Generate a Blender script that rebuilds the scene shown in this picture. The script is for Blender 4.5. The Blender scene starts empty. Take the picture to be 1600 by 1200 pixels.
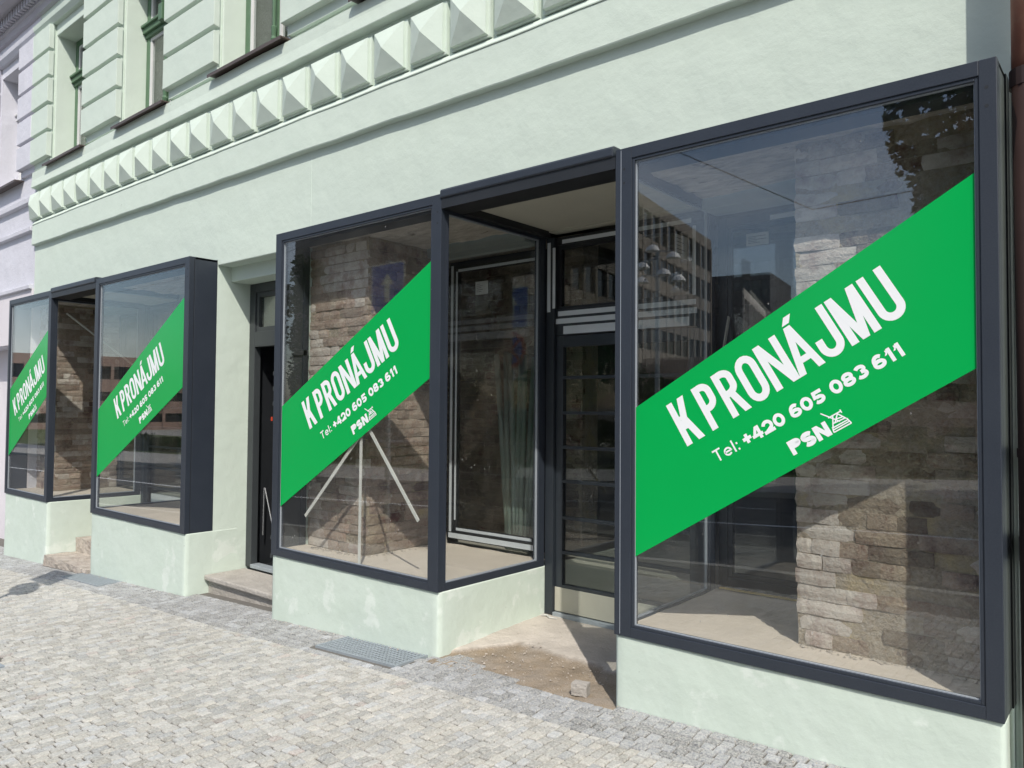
import bpy, bmesh, math, random
from mathutils import Vector, Matrix, noise
random.seed(7)
S = bpy.context.scene
COL = S.collection

# ------------------------------------------------------------------ camera
CAMP = Vector((2.19468781, -3.47823268, 1.20254968))
YAW, PITCH, ROLL, FPX = 0.697639969, 0.0305889397, 0.00731721172, 1185.33299
def cam_axes():
    sy, cy, sp, cp = math.sin(YAW), math.cos(YAW), math.sin(PITCH), math.cos(PITCH)
    w = Vector((-sy*cp, cy*cp, sp)); r = Vector((cy, sy, 0)); u = r.cross(w)
    cr, sr = math.cos(ROLL), math.sin(ROLL)
    return cr*r+sr*u, -sr*r+cr*u, w
CR, CU, CW = cam_axes()
cam = bpy.data.objects.new('camera', bpy.data.cameras.new('camera'))
COL.objects.link(cam)
m = Matrix.Identity(4)
for i in range(3):
    m[i][0], m[i][1], m[i][2], m[i][3] = CR[i], CU[i], -CW[i], CAMP[i]
cam.matrix_world = m
cam.data.sensor_width = 36.0
cam.data.lens = 36.0*FPX/1600.0
cam.data.clip_start = 0.05
cam.data.clip_end = 3000
S.camera = cam
def pix(p):
    d = Vector(p)-CAMP; z = d.dot(CW)
    return (800+FPX*d.dot(CR)/z, 600-FPX*d.dot(CU)/z, z)

# ------------------------------------------------------------------ light
SUN = Vector((-1.037, 1.0, -1.54)).normalized()          # direction the light travels
world = bpy.data.worlds.new("World"); S.world = world; world.use_nodes = True
nt = world.node_tree; bg = nt.nodes['Background']
sky = nt.nodes.new('ShaderNodeTexSky'); sky.sky_type = 'NISHITA'; sky.sun_disc = False
sky.sun_elevation = math.radians(46.9); sky.sun_rotation = math.atan2(1.037, -1.0)
sky.dust_density = 1.5
tc = nt.nodes.new('ShaderNodeTexCoord'); mp = nt.nodes.new('ShaderNodeMapping')
mp.inputs['Scale'].default_value = (1, 1, 2.6)
nz = nt.nodes.new('ShaderNodeTexNoise'); nz.inputs['Scale'].default_value = 2.2; nz.inputs['Detail'].default_value = 7
rp = nt.nodes.new('ShaderNodeValToRGB'); rp.color_ramp.elements[0].position = .47; rp.color_ramp.elements[1].position = .72
mx = nt.nodes.new('ShaderNodeMixRGB'); mx.inputs[2].default_value = (9.5, 9.8, 10.4, 1)
nt.links.new(tc.outputs['Generated'], mp.inputs[0]); nt.links.new(mp.outputs[0], nz.inputs['Vector'])
nt.links.new(nz.outputs['Fac'], rp.inputs[0])
mu = nt.nodes.new('ShaderNodeMath'); mu.operation = 'MULTIPLY'; mu.inputs[1].default_value = .55
nt.links.new(rp.outputs[0], mu.inputs[0]); nt.links.new(mu.outputs[0], mx.inputs[0])
nt.links.new(sky.outputs[0], mx.inputs[1]); nt.links.new(mx.outputs[0], bg.inputs[0])
bg.inputs[1].default_value = 0.15
sun = bpy.data.objects.new('sun', bpy.data.lights.new('sun', 'SUN')); COL.objects.link(sun)
sun.data.energy = 3.35; sun.data.angle = math.radians(0.53); sun.data.color = (1.0, .95, .86)
sun.rotation_euler = SUN.to_track_quat('-Z', 'Y').to_euler()
sun.location = (8, -8, 14)
S.view_settings.view_transform = 'Standard'; S.view_settings.look = 'None'
S.view_settings.exposure = 0.34; S.view_settings.gamma = 1; S.view_settings.use_curve_mapping = False
S.render.engine = 'CYCLES'
S.cycles.max_bounces = 10; S.cycles.transparent_max_bounces = 24; S.cycles.glossy_bounces = 5; S.cycles.diffuse_bounces = 4

# ------------------------------------------------------------------ materials
def N(nt, t, **kw):
    n = nt.nodes.new(t)
    for k, v in kw.items(): setattr(n, k, v)
    return n
def material(name, base, rough=.8, var=None, vscale=2.0, vamt=.5, bump=0, bscale=20, bdetail=6, metal=0, spec=.5,
             rand=0, stain=None, stscale=.8, stpos=(.52, .7), attr=None, bump2=0, b2scale=3, stretch=(1, 1, 1), grain=None, nicks=False):
    m = bpy.data.materials.new(name); m.use_nodes = True; nt = m.node_tree; L = nt.links
    b = nt.nodes['Principled BSDF']
    b.inputs['Roughness'].default_value = rough; b.inputs['Metallic'].default_value = metal
    b.inputs['Specular IOR Level'].default_value = spec
    tc = N(nt, 'ShaderNodeTexCoord'); geo = N(nt, 'ShaderNodeNewGeometry')
    mp = N(nt, 'ShaderNodeMapping'); mp.inputs['Scale'].default_value = stretch
    L.new(geo.outputs['Position'], mp.inputs[0])
    P = mp.outputs[0]
    c = N(nt, 'ShaderNodeRGB'); c.outputs[0].default_value = (*base, 1); out = c.outputs[0]
    if attr:
        a = N(nt, 'ShaderNodeAttribute'); a.attribute_name = attr; out = a.outputs['Color']
    def mix(fac, a, bcol, mode='MIX'):
        x = N(nt, 'ShaderNodeMixRGB'); x.blend_type = mode
        if isinstance(fac, float): x.inputs[0].default_value = fac
        else: L.new(fac, x.inputs[0])
        L.new(a, x.inputs[1])
        if isinstance(bcol, tuple): x.inputs[2].default_value = (*bcol, 1)
        else: L.new(bcol, x.inputs[2])
        return x.outputs[0]
    def noi(scale, det=6, rgh=.6, lo=.35, hi=.65):
        n = N(nt, 'ShaderNodeTexNoise'); n.inputs['Scale'].default_value = scale; n.inputs['Detail'].default_value = det
        n.inputs['Roughness'].default_value = rgh; L.new(P, n.inputs['Vector'])
        r = N(nt, 'ShaderNodeMapRange'); r.inputs[1].default_value = lo; r.inputs[2].default_value = hi
        L.new(n.outputs['Fac'], r.inputs[0]); return r.outputs[0], n.outputs['Fac']
    def scl(s, k):
        x = N(nt, 'ShaderNodeMath'); x.operation = 'MULTIPLY'; L.new(s, x.inputs[0]); x.inputs[1].default_value = k; return x.outputs[0]
    if var:
        f, _ = noi(vscale); out = mix(scl(f, vamt), out, var)
    if grain:
        f, _ = noi(grain[0], 3, .7); out = mix(scl(f, grain[2]), out, grain[1])
    if stain:
        f, _ = noi(stscale, 8, .65, *stpos); out = mix(f, out, stain)
    if rand:
        oi = N(nt, 'ShaderNodeObjectInfo'); r = N(nt, 'ShaderNodeMapRange')
        r.inputs[3].default_value = 1-rand; r.inputs[4].default_value = 1+rand; L.new(oi.outputs['Random'], r.inputs[0])
        x = N(nt, 'ShaderNodeHueSaturation'); L.new(r.outputs[0], x.inputs['Value']); L.new(out, x.inputs['Color'])
        out = x.outputs[0]
    if nicks:                                                # sparse chips and filled spots in the render coat
        vo = N(nt, 'ShaderNodeTexVoronoi'); vo.inputs['Scale'].default_value = 3.4; L.new(P, vo.inputs['Vector'])
        q = N(nt, 'ShaderNodeMapRange'); q.inputs[1].default_value = .050; q.inputs[2].default_value = .030; L.new(vo.outputs['Distance'], q.inputs[0])
        wv = N(nt, 'ShaderNodeTexNoise'); wv.inputs['Scale'].default_value = 60; L.new(P, wv.inputs['Vector'])
        wm = N(nt, 'ShaderNodeMapRange'); wm.inputs[1].default_value = .5; wm.inputs[2].default_value = .6; L.new(wv.outputs['Fac'], wm.inputs[0])
        qq = N(nt, 'ShaderNodeMath'); qq.operation = 'MULTIPLY'; L.new(q.outputs[0], qq.inputs[0]); L.new(wm.outputs[0], qq.inputs[1])
        out = mix(scl(qq.outputs[0], .6), out, (.26, .27, .23))
    L.new(out, b.inputs['Base Color'])
    if bump:
        _, f = noi(bscale, bdetail, .65)
        bp = N(nt, 'ShaderNodeBump'); bp.inputs['Strength'].default_value = 1; bp.inputs['Distance'].default_value = bump
        L.new(f, bp.inputs['Height'])
        if bump2:
            _, f2 = noi(b2scale, 3, .5)
            bq = N(nt, 'ShaderNodeBump'); bq.inputs['Distance'].default_value = bump2
            L.new(f2, bq.inputs['Height']); L.new(bp.outputs[0], bq.inputs['Normal']); L.new(bq.outputs[0], b.inputs['Normal'])
        else: L.new(bp.outputs[0], b.inputs['Normal'])
    return m

GREEN = material('mint_plaster', (.568, .648, .578), .93, var=(.545, .625, .552), vscale=.8, vamt=.5, bump=.0009, bscale=70, bdetail=3,
                 bump2=.009, b2scale=4.5, spec=.2, grain=(9, (.60, .665, .61), .15), stain=(.545, .61, .55), stscale=.55, stpos=(.58, .8), nicks=True)
PLINTH = material('mint_plinth_plaster', (.56, .635, .572), .93, var=(.505, .59, .51), vscale=2.4, vamt=.45, bump=.001, bscale=60, bdetail=3,
                  bump2=.010, b2scale=4.5, spec=.2, stain=(.62, .68, .625), stscale=1.9, stpos=(.57, .61), grain=(14, (.47, .53, .46), .15), nicks=True)
LILAC = material('lilac_plaster', (.60, .60, .66), .93, var=(.55, .55, .60), vscale=1.5, vamt=.5, bump=.005, bscale=40, bump2=.02, spec=.2)
PINKW = material('pale_pink_plaster', (.66, .63, .655), .93, var=(.60, .56, .60), vscale=2, vamt=.5, bump=.004, bscale=30, spec=.2)
CORNM = material('grey_cornice_plaster', (.42, .41, .45), .93, var=(.36, .35, .39), vscale=3, bump=.005, bscale=40, spec=.2)
STEEL = material('anthracite_steel', (.020, .026, .038), .42, var=(.028, .035, .048), vscale=3, vamt=.6, bump=.0006, bscale=60, spec=.45,
                 grain=(160, (.11, .12, .14), .08), stain=(.30, .31, .32), stscale=55, stpos=(.735, .76))
BLACKM = material('black_steel', (.012, .014, .017), .5, var=(.02, .022, .026), vscale=5, bump=.0004, bscale=60)
DOORM = material('dark_door_profile', (.02, .026, .034), .4, var=(.03, .036, .044), vscale=4)
GREYDOOR = material('grey_door_profile', (.042, .048, .052), .5, var=(.032, .037, .041), vscale=4)
TAPE = material('grey_protective_tape', (.60, .64, .68), .45, var=(.52, .56, .60), vscale=6, bump=.001, bscale=30)
BEAD = material('pale_gasket', (.30, .33, .37), .35)
GFRAME = material('green_window_paint', (.075, .15, .082), .45, var=(.10, .18, .11), vscale=8, bump=.001, bscale=50)
WFRAME = material('white_window_paint', (.66, .66, .66), .5, var=(.55, .55, .56), vscale=5)
BROWN = material('brown_sheet_metal', (.07, .052, .045), .5, var=(.10, .075, .062), vscale=9, bump=.001, bscale=40)
CURTAIN = material('beige_curtain', (.50, .44, .40), .9, var=(.30, .26, .24), vscale=30, vamt=.8, stretch=(1, 1, .02))
SOFFIT = material('canopy_board', (.44, .43, .36), .9, var=(.38, .37, .31), vscale=2.5, bump=.003, bscale=12)
CONC = material('dusty_concrete', (.44, .40, .35), .95, var=(.36, .33, .295), vscale=3, vamt=.7, bump=.006, bscale=18,
                stain=(.29, .265, .235), stscale=1.6, stpos=(.56, .75), grain=(60, (.52, .47, .41), .4))
LEDGE = material('dusty_screed', (.58, .51, .44), .95, var=(.50, .44, .375), vscale=4, vamt=.7, bump=.004, bscale=25, grain=(50, (.60, .53, .45), .4))
ENTRY = material('entrance_concrete', (.43, .385, .345), .95, attr='tint', var=(.30, .27, .24), vscale=5, vamt=.45, bump=.012, bscale=26,
                 grain=(120, (.55, .50, .44), .3))
STONE = material('worn_stone_step', (.40, .375, .345), .9, var=(.28, .26, .235), vscale=7, vamt=.8, bump=.02, bscale=20, grain=(90, (.5, .46, .41), .5))
RUBBLE = material('broken_masonry', (.50, .45, .39), .95, var=(.32, .26, .22), vscale=9, vamt=.9, bump=.05, bscale=14, grain=(50, (.55, .5, .44), .5))
MORTAR = material('old_lime_mortar', (.36, .30, .225), .97, var=(.24, .19, .14), vscale=10, vamt=.85, bump=.02, bscale=45, stain=(.46, .37, .21), stscale=3, grain=(50, (.5, .47, .42), .4))
ROUGHC = material('rough_ceiling_plaster', (.66, .61, .56), .95, var=(.36, .31, .27), vscale=6, vamt=.7, bump=.04, bscale=9, stain=(.15, .12, .09), stscale=4, stpos=(.60, .68), stretch=(1, 3, 1))
BEAMM = material('grey_plastered_beam', (.27, .31, .31), .9, var=(.22, .25, .25), vscale=4, bump=.004, bscale=20)
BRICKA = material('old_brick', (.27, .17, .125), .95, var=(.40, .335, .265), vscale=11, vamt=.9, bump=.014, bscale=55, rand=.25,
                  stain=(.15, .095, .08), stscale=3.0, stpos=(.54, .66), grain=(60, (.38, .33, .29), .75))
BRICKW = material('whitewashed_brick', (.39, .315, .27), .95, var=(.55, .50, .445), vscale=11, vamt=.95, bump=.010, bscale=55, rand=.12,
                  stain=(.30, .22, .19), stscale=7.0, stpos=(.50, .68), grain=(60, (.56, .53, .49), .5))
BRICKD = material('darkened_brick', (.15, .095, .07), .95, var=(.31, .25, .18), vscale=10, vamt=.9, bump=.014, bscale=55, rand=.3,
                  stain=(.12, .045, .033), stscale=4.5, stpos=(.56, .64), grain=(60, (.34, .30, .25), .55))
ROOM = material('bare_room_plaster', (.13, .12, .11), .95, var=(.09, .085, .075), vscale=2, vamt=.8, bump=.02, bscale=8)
BAN = material('green_vinyl', (.001, .355, .072), .24, var=(.001, .34, .068), vscale=1.5, vamt=.5, spec=.28, bump=.0012, bscale=5, bdetail=2)
WHITE = material('white_vinyl_print', (.78, .80, .82), .4, spec=.3)
PAPER = material('paper_notice', (.50, .50, .48), .8, var=(.44, .44, .42), vscale=30)
INK = material('printed_ink', (.04, .04, .045), .8)
COPPER = material('weathered_copper', (.34, .18, .135), .45, var=(.25, .10, .07), vscale=7, vamt=.8, metal=.35, bump=.002, bscale=20)
IRON = material('brown_cast_iron', (.030, .016, .014), .5, var=(.045, .024, .02), vscale=8)
GALV = material('galvanised_steel', (.33, .37, .40), .5, var=(.25, .28, .31), vscale=20, metal=.15)
PITSHADE = material('pit_shadow', (.012, .013, .014), .9)
SETT = material('granite_sett', (.5, .5, .5), .88, attr='tint', var=(.17, .165, .15), vscale=60, vamt=.38, bump=.004, bscale=70, spec=.3,
                grain=(95, (.70, .68, .62), .50))
SAND = material('joint_sand', (.15, .14, .125), .97, var=(.10, .095, .085), vscale=14, bump=.004, bscale=60)
ROADM = material('asphalt', (.055, .055, .058), .9, var=(.075, .075, .075), vscale=2, bump=.004, bscale=80)
PAVEM = material('far_pavement', (.36, .35, .33), .9, var=(.30, .29, .27), vscale=1.5)
GRASSM = material('lawn', (.07, .10, .035), .95, var=(.10, .11, .05), vscale=.8, bump=.05, bscale=20)
LEAF = material('leaf', (.045, .075, .022), .7, var=(.08, .11, .035), vscale=1.2, vamt=.9)
BARK = material('bark', (.10, .08, .06), .95, bump=.02, bscale=20)
PIPEM = material('grey_green_plastic', (.30, .36, .32), .5, var=(.24, .29, .26), vscale=8)
STRIPM = material('pale_plastic_strip', (.60, .59, .55), .6)
SIGNB = material('traffic_blue', (.03, .15, .70), .4)
SIGNR = material('traffic_red', (.5, .02, .015), .4)
SIGNW = material('traffic_white', (.85, .85, .85), .4)
OFFW = material('office_stone', (.24, .215, .185), .85, var=(.17, .15, .13), vscale=1)
OFFG = material('office_glass', (.02, .025, .03), .08, spec=.8)
PALEB = material('pale_render', (.55, .52, .48), .85)
DARKB = material('dark_cladding', (.06, .065, .075), .6)
PINKB = material('pink_render', (.42, .29, .235), .9, var=(.37, .255, .21), vscale=.4)
RODM = material('chrome_rod', (.6, .6, .62), .25, metal=.8)
REDM = material('red_plastic', (.5, .05, .02), .5)

def glass_mat(name, tint=(.965, .975, .97), r0=.052, dirt=.007):
    m = bpy.data.materials.new(name); m.use_nodes = True; nt = m.node_tree; L = nt.links
    nt.nodes.remove(nt.nodes['Principled BSDF']); out = nt.nodes['Material Output']
    tr = N(nt, 'ShaderNodeBsdfTransparent'); tr.inputs[0].default_value = (*tint, 1)
    gl = N(nt, 'ShaderNodeBsdfGlossy'); gl.inputs['Roughness'].default_value = 0.0; gl.inputs[0].default_value = (1, 1, 1, 1)
    lw = N(nt, 'ShaderNodeLayerWeight'); lw.inputs['Blend'].default_value = .5
    p5 = N(nt, 'ShaderNodeMath'); p5.operation = 'POWER'; p5.inputs[1].default_value = 5
    ma = N(nt, 'ShaderNodeMath'); ma.operation = 'MULTIPLY_ADD'; ma.inputs[1].default_value = 1-r0; ma.inputs[2].default_value = r0
    L.new(lw.outputs['Facing'], p5.inputs[0]); L.new(p5.outputs[0], ma.inputs[0])
    mix = N(nt, 'ShaderNodeMixShader'); L.new(ma.outputs[0], mix.inputs[0]); L.new(tr.outputs[0], mix.inputs[1]); L.new(gl.outputs[0], mix.inputs[2])
    geo = N(nt, 'ShaderNodeNewGeometry'); nz = N(nt, 'ShaderNodeTexNoise'); nz.inputs['Scale'].default_value = 2.2; nz.inputs['Detail'].default_value = 9; nz.inputs['Roughness'].default_value = .7
    mpg = N(nt, 'ShaderNodeMapping'); mpg.inputs['Scale'].default_value = (2.5, 2.5, .7); L.new(geo.outputs['Position'], mpg.inputs[0]); L.new(mpg.outputs[0], nz.inputs['Vector'])
    r = N(nt, 'ShaderNodeMapRange'); r.inputs[1].default_value = .42; r.inputs[2].default_value = .75; r.inputs[3].default_value = 0; r.inputs[4].default_value = dirt*1.6
    L.new(nz.outputs['Fac'], r.inputs[0])
    # dried splashes: sparse small specks
    vo = N(nt, 'ShaderNodeTexVoronoi'); vo.inputs['Scale'].default_value = 26; mp2 = N(nt, 'ShaderNodeMapping'); mp2.inputs['Scale'].default_value = (1, 1, .45)
    L.new(geo.outputs['Position'], mp2.inputs[0]); L.new(mp2.outputs[0], vo.inputs['Vector'])
    sp = N(nt, 'ShaderNodeMapRange'); sp.inputs[1].default_value = .10; sp.inputs[2].default_value = .05; L.new(vo.outputs['Distance'], sp.inputs[0])
    big = N(nt, 'ShaderNodeTexNoise'); big.inputs['Scale'].default_value = 3.1; L.new(geo.outputs['Position'], big.inputs['Vector'])
    bm = N(nt, 'ShaderNodeMapRange'); bm.inputs[1].default_value = .60; bm.inputs[2].default_value = .66; bm.inputs[4].default_value = .5; L.new(big.outputs['Fac'], bm.inputs[0])
    mm = N(nt, 'ShaderNodeMath'); mm.operation = 'MULTIPLY'; L.new(sp.outputs[0], mm.inputs[0]); L.new(bm.outputs[0], mm.inputs[1])
    ad = N(nt, 'ShaderNodeMath'); ad.operation = 'ADD'; ad.use_clamp = True; L.new(mm.outputs[0], ad.inputs[0]); L.new(r.outputs[0], ad.inputs[1])
    df = N(nt, 'ShaderNodeBsdfDiffuse'); df.inputs[0].default_value = (.6, .6, .58, 1)
    m2 = N(nt, 'ShaderNodeMixShader'); L.new(ad.outputs[0], m2.inputs[0]); L.new(mix.outputs[0], m2.inputs[1]); L.new(df.outputs[0], m2.inputs[2])
    L.new(m2.outputs[0], out.inputs['Surface'])
    return m
GLASS = glass_mat('shop_glass', r0=.066)
GLASSI = glass_mat('inner_glass', (.90, .92, .91), .055, .012)
GLASSU = glass_mat('upper_glass', (.85, .88, .87), .07, .01)

# ------------------------------------------------------------------ mesh helpers
class MB:
    def __init__(s): s.v = []; s.f = []; s.c = []
    def box(s, x0, x1, y0, y1, z0, z1):
        n = len(s.v)
        s.v += [(x, y, z) for z in (z0, z1) for y in (y0, y1) for x in (x0, x1)]
        s.f += [tuple(n+i for i in q) for q in ((0, 2, 3, 1), (4, 5, 7, 6), (0, 1, 5, 4), (2, 6, 7, 3), (0, 4, 6, 2), (1, 3, 7, 5))]
        return s
    def poly(s, pts):
        n = len(s.v); s.v += [tuple(p) for p in pts]; s.f.append(tuple(range(n, n+len(pts)))); return s
    def sweep_x(s, xs, prof, off=None):
        """closed profile [(y,z)] along x"""
        n0 = len(s.v); k = len(prof)
        for i, x in enumerate(xs):
            for j, (y, z) in enumerate(prof):
                dy, dz = off(x, y, z) if off else (0, 0)
                s.v.append((x, y+dy, z+dz))
        for i in range(len(xs)-1):
            for j in range(k):
                a = n0+i*k+j; b = n0+i*k+(j+1) % k
                s.f.append((a, b, b+k, a+k))
        s.f.append(tuple(n0+j for j in reversed(range(k)))); s.f.append(tuple(n0+(len(xs)-1)*k+j for j in range(k)))
        return s
    def tube(s, pts, r, n=10, cap=True):
        pts = [Vector(p) for p in pts]; n0 = len(s.v)
        for i, p in enumerate(pts):
            d = (pts[min(i+1, len(pts)-1)]-pts[max(i-1, 0)]).normalized()
            a = d.orthogonal().normalized() if abs(d.z) < .99 else Vector((1, 0, 0)); b = d.cross(a)
            rr = r[i] if isinstance(r, (list, tuple)) else r
            for k in range(n):
                t = 2*math.pi*k/n; s.v.append(tuple(p+a*math.cos(t)*rr+b*math.sin(t)*rr))
        for i in range(len(pts)-1):
            for k in range(n):
                a = n0+i*n+k; b = n0+i*n+(k+1) % n
                s.f.append((a, b, b+n, a+n))
        if cap:
            s.f.append(tuple(n0+k for k in reversed(range(n)))); s.f.append(tuple(n0+(len(pts)-1)*n+k for k in range(n)))
        return s
    def mesh(s, name, mat=None, smooth=False):
        me = bpy.data.meshes.new(name); me.from_pydata(s.v, [], s.f); me.update()
        bm = bmesh.new(); bm.from_mesh(me); bmesh.ops.recalc_face_normals(bm, faces=bm.faces); bm.to_mesh(me); bm.free()
        if smooth: me.polygons.foreach_set('use_smooth', [True]*len(me.polygons))
        if mat: me.materials.append(mat)
        return me
WL = {}
def base_of(parent):
    return WL.get(parent.name, Vector((0, 0, 0))) if parent else Vector((0, 0, 0))
def empty(name, loc, parent=None):
    o = bpy.data.objects.new(name, None); COL.objects.link(o); o.empty_display_size = .1
    WL[o.name] = Vector(loc); o.location = Vector(loc)-base_of(parent); o.parent = parent
    return o
def put(name, me, parent=None, at=(0, 0, 0)):
    """link mesh; its vertices are in world space (at = extra world offset)"""
    o = bpy.data.objects.new(name, me); COL.objects.link(o)
    o.parent = parent; WL[o.name] = Vector(at); o.location = Vector(at)-base_of(parent)
    return o
def build(name, mb, mat, parent=None, bev=0, smooth=False):
    o = put(name, mb.mesh(name, mat, smooth), parent)
    if bev:
        b = o.modifiers.new('b', 'BEVEL'); b.width = bev; b.segments = 2; b.limit_method = 'ANGLE'; b.angle_limit = math.radians(40)
    return o
def tag(o, label=None, cat=None, group=None, kind=None):
    if label: o['label'] = label
    if cat: o['category'] = cat
    if group: o['group'] = group
    if kind: o['kind'] = kind
    return o
def bx(*a): return MB().box(*a)
def lin(a, b, n): return [a+(b-a)*i/(n-1) for i in range(n)]
def nz3(x, y, z): return noise.noise(Vector((x, y, z)))

GX = [(-60, -1.9), (-20, -1.25), (-9.74, -.836), (-8.11, -.752), (-6.82, -.672), (-4.69, -.572), (-3.2, -.508), (-1.33, -.412), (0, -.373), (3, -.30), (12, -.1), (60, .1)]
def zg(x, y=0):
    z = GX[0][1]
    if x >= GX[-1][0]: z = GX[-1][1]
    for (a, za), (b, zb) in zip(GX, GX[1:]):
        if a <= x <= b: z = za+(zb-za)*(x-a)/(b-a)
    return z+.022*max(min(y, 0), -4.2)

# ------------------------------------------------------------------ ground sheet, road, kerb
KY = -4.3
def strip(name, xs, y0, y1, dz, mat, kind='structure', seg=1, flat=False):
    mb = MB(); n = len(xs)
    ys = lin(y0, y1, seg+1)
    for y in ys:
        for x in xs: mb.v.append((x, y, zg(x, max(y, KY))+dz))
    for j in range(seg):
        for i in range(n-1): mb.f.append((j*n+i, j*n+i+1, (j+1)*n+i+1, (j+1)*n+i))
    o = build(name, mb, mat); o['kind'] = kind; return o
XS = [-1500, -400, -60, -20, -9.74, -8.11, -6.82, -4.69, -3.2, -1.33, 0, 3, 12, 60, 400, 1500]
strip('ground', XS, -1500, 80, -.30, PAVEM, seg=4)
strip('road', XS[1:-1], -13.2, KY-.13, -.13, ROADM)
strip('road_marking', XS[1:-1], -8.75, -8.62, -.126, SIGNW)
strip('far_pavement', XS[1:-1], -18.0, -13.33, -.006, PAVEM)
strip('lawn', XS[1:-1], -34.0, -18.0, -.0, GRASSM)
for nm, ya, yb in (('kerb', KY-.13, KY), ('far_kerb', -13.33, -13.2)):
    mb = MB(); 
    mb.v = [(x, y, zg(x, KY)+d) for x in XS[1:-1] for (y, d) in ((ya, -.26), (yb, -.26), (yb, -.002), (ya, -.002))]
    for i in range(len(XS)-3):
        for j in range(4):
            a = i*4+j; b = i*4+(j+1) % 4; mb.f.append((a, b, b+4, a+4))
    build(nm, mb, PAVEM)['kind'] = 'structure'

# ------------------------------------------------------------------ cobbled pavement
pav = empty('pavement', (-3, -2, zg(-3))); pav['kind'] = 'structure'
mb = MB(); xs = lin(-14, 4.5, 75); ys = lin(KY, -.06, 12)+[.03, .6]
for y in ys:
    for x in xs: mb.v.append((x, y, zg(x, y)-.009-(.12 if y > 0 and -1.45 < x < .1 else 0)))
for j in range(len(ys)-1):
    for i in range(len(xs)-1): mb.f.append((j*75+i, j*75+i+1, (j+1)*75+i+1, (j+1)*75+i))
build('joint_bed', mb, SAND, pav)
GR1 = (-2.26, -1.43, -.27, .03); GR2 = (-6.92, -5.98, -.24, .06); DR = (-4.55, -3.74, -1.95, -1.70)
def entry_edge(x):
    if x < -1.30: return .02
    pts = [(-1.30, .16), (-1.2, .17), (-.98, .08), (-.71, .01), (-.42, -.03), (0, -.045)]
    for (a, ya), (b, yb) in zip(pts, pts[1:]):
        if a <= x <= b: return ya+(yb-ya)*(x-a)/(b-a)+.02*nz3(x*14, 0, 3)
    return -.0
def niche_edge(x):                      # back limit of the paving at the facade
    if -4.68 < x < -3.25: return .20
    if -8.12 < x < -6.81: return .0
    if -1.337 < x < 0: return entry_edge(x)
    if x > 1.757 or x < -9.64: return .27
    return .012
setts = []
def try_sett(x0, x1, y0, y1, band):
    cx, cy = (x0+x1)/2, (y0+y1)/2
    if y1 > niche_edge(cx)+.004: return
    for g in (GR1, GR2, DR):
        if x1 > g[0]+.012 and x0 < g[1]-.012 and y1 > g[2]+.012 and y0 < g[3]-.012: return
    setts.append((x0, x1, y0, y1, band))
BANDY = -.33
# dark band along the facade: rows parallel to the wall
row = 0
y = .27
while y > BANDY+.01:
    h = .064; x = -13+random.random()*.05
    while x < 4.4:
        w = random.uniform(.056, .080)
        try_sett(x, x+w, y-h, y, 1); x += w
    y -= h
yb0 = y
x = -13.2
while x < 4.4:
    w = random.uniform(.050, .061); yy = yb0+random.uniform(0, .0); first = True
    while yy > -3.3:
        l = random.uniform(.052, .088) if not first else random.uniform(.03, .08)
        first = False
        try_sett(x, x+w, yy-l, yy, 0); yy -= l
    x += w
def sett_geo(sx, sy, rnd):
    """a sett about the origin: irregular outline, chipped shoulder, slightly domed uneven top"""
    gp = .0032
    hx, hy = sx/2-gp, sy/2-gp
    jt = lambda a: rnd.uniform(-a, a)
    cs = [(-hx+jt(.004), -hy+jt(.004)), (hx+jt(.004), -hy+jt(.004)), (hx+jt(.004), hy+jt(.004)), (-hx+jt(.004), hy+jt(.004))]
    tilt = (jt(.03), jt(.03)); z0 = jt(.0013)
    v = []
    for (x, y) in cs: v.append((x, y, -.02))
    for (x, y) in cs: v.append((x, y, z0-.0055+x*tilt[0]+y*tilt[1]))
    k = .90
    for (x, y) in cs: v.append((x*k+jt(.001), y*k+jt(.001), z0+x*tilt[0]+y*tilt[1]))
    v.append((jt(.008), jt(.008), z0+jt(.0012)+.001))
    f = []
    for i in range(4):
        j = (i+1) % 4
        f += [(i, j, j+4, i+4), (i+4, j+4, j+8, i+8), (i+8, j+8, 12)]
    return v, f
def sett_tint(rnd, band, x, y):
    pn = nz3(x*.7, y*.7, 1)*.06-.10*max(0, nz3(x*1.7, y*1.7, 9)-.35)
    if band:
        b = rnd.uniform(.13, .28)+pn; b += .12 if rnd.random() < .12 else 0
        b += max(0, nz3(x*.9, 5, 0))*.20
        c = (b*.93, b*.98, b*1.07)
    else:
        b = rnd.uniform(.26, .50)+pn; t = rnd.random()
        c = (b, b*.98, b*.925) if t < .6 else ((b, b*.955, b*.86) if t < .8 else (b*.93, b*.95, b*.965))
        if t > .985: c = (b*1.0, b*.86, b*.80)
    return c
def proj_area(s):
    p = pix(((s[0]+s[1])/2, (s[2]+s[3])/2, zg((s[0]+s[1])/2, s[2])))
    if p[2] < .3 or not (5 < p[0] < 1595 and 5 < p[1] < 1195): return 0
    return (s[1]-s[0])*(s[3]-s[2])/p[2]**3
order = sorted(range(len(setts)), key=lambda i: -proj_area(setts[i]))
near = set(order[:300])
rnd = random.Random(11)
def add_tint(me, cols):
    a = me.color_attributes.new('tint', 'FLOAT_COLOR', 'POINT')
    a.data.foreach_set('color', [x for c in cols for x in (*c, 1)])
V, F, Cc = [], [], []
for i, s in enumerate(setts):
    if i in near: continue
    cx, cy = (s[0]+s[1])/2, (s[2]+s[3])/2
    v, f = sett_geo(s[1]-s[0], s[3]-s[2], rnd); n = len(V); z = zg(cx, cy)
    slope = (zg(cx+.05)-zg(cx-.05))/.1
    V += [(cx+a, cy+b, z+c+a*slope) for a, b, c in v]; F += [tuple(n+k for k in q) for q in f]
    Cc += [sett_tint(rnd, s[4], cx, cy)]*len(v)
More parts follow.
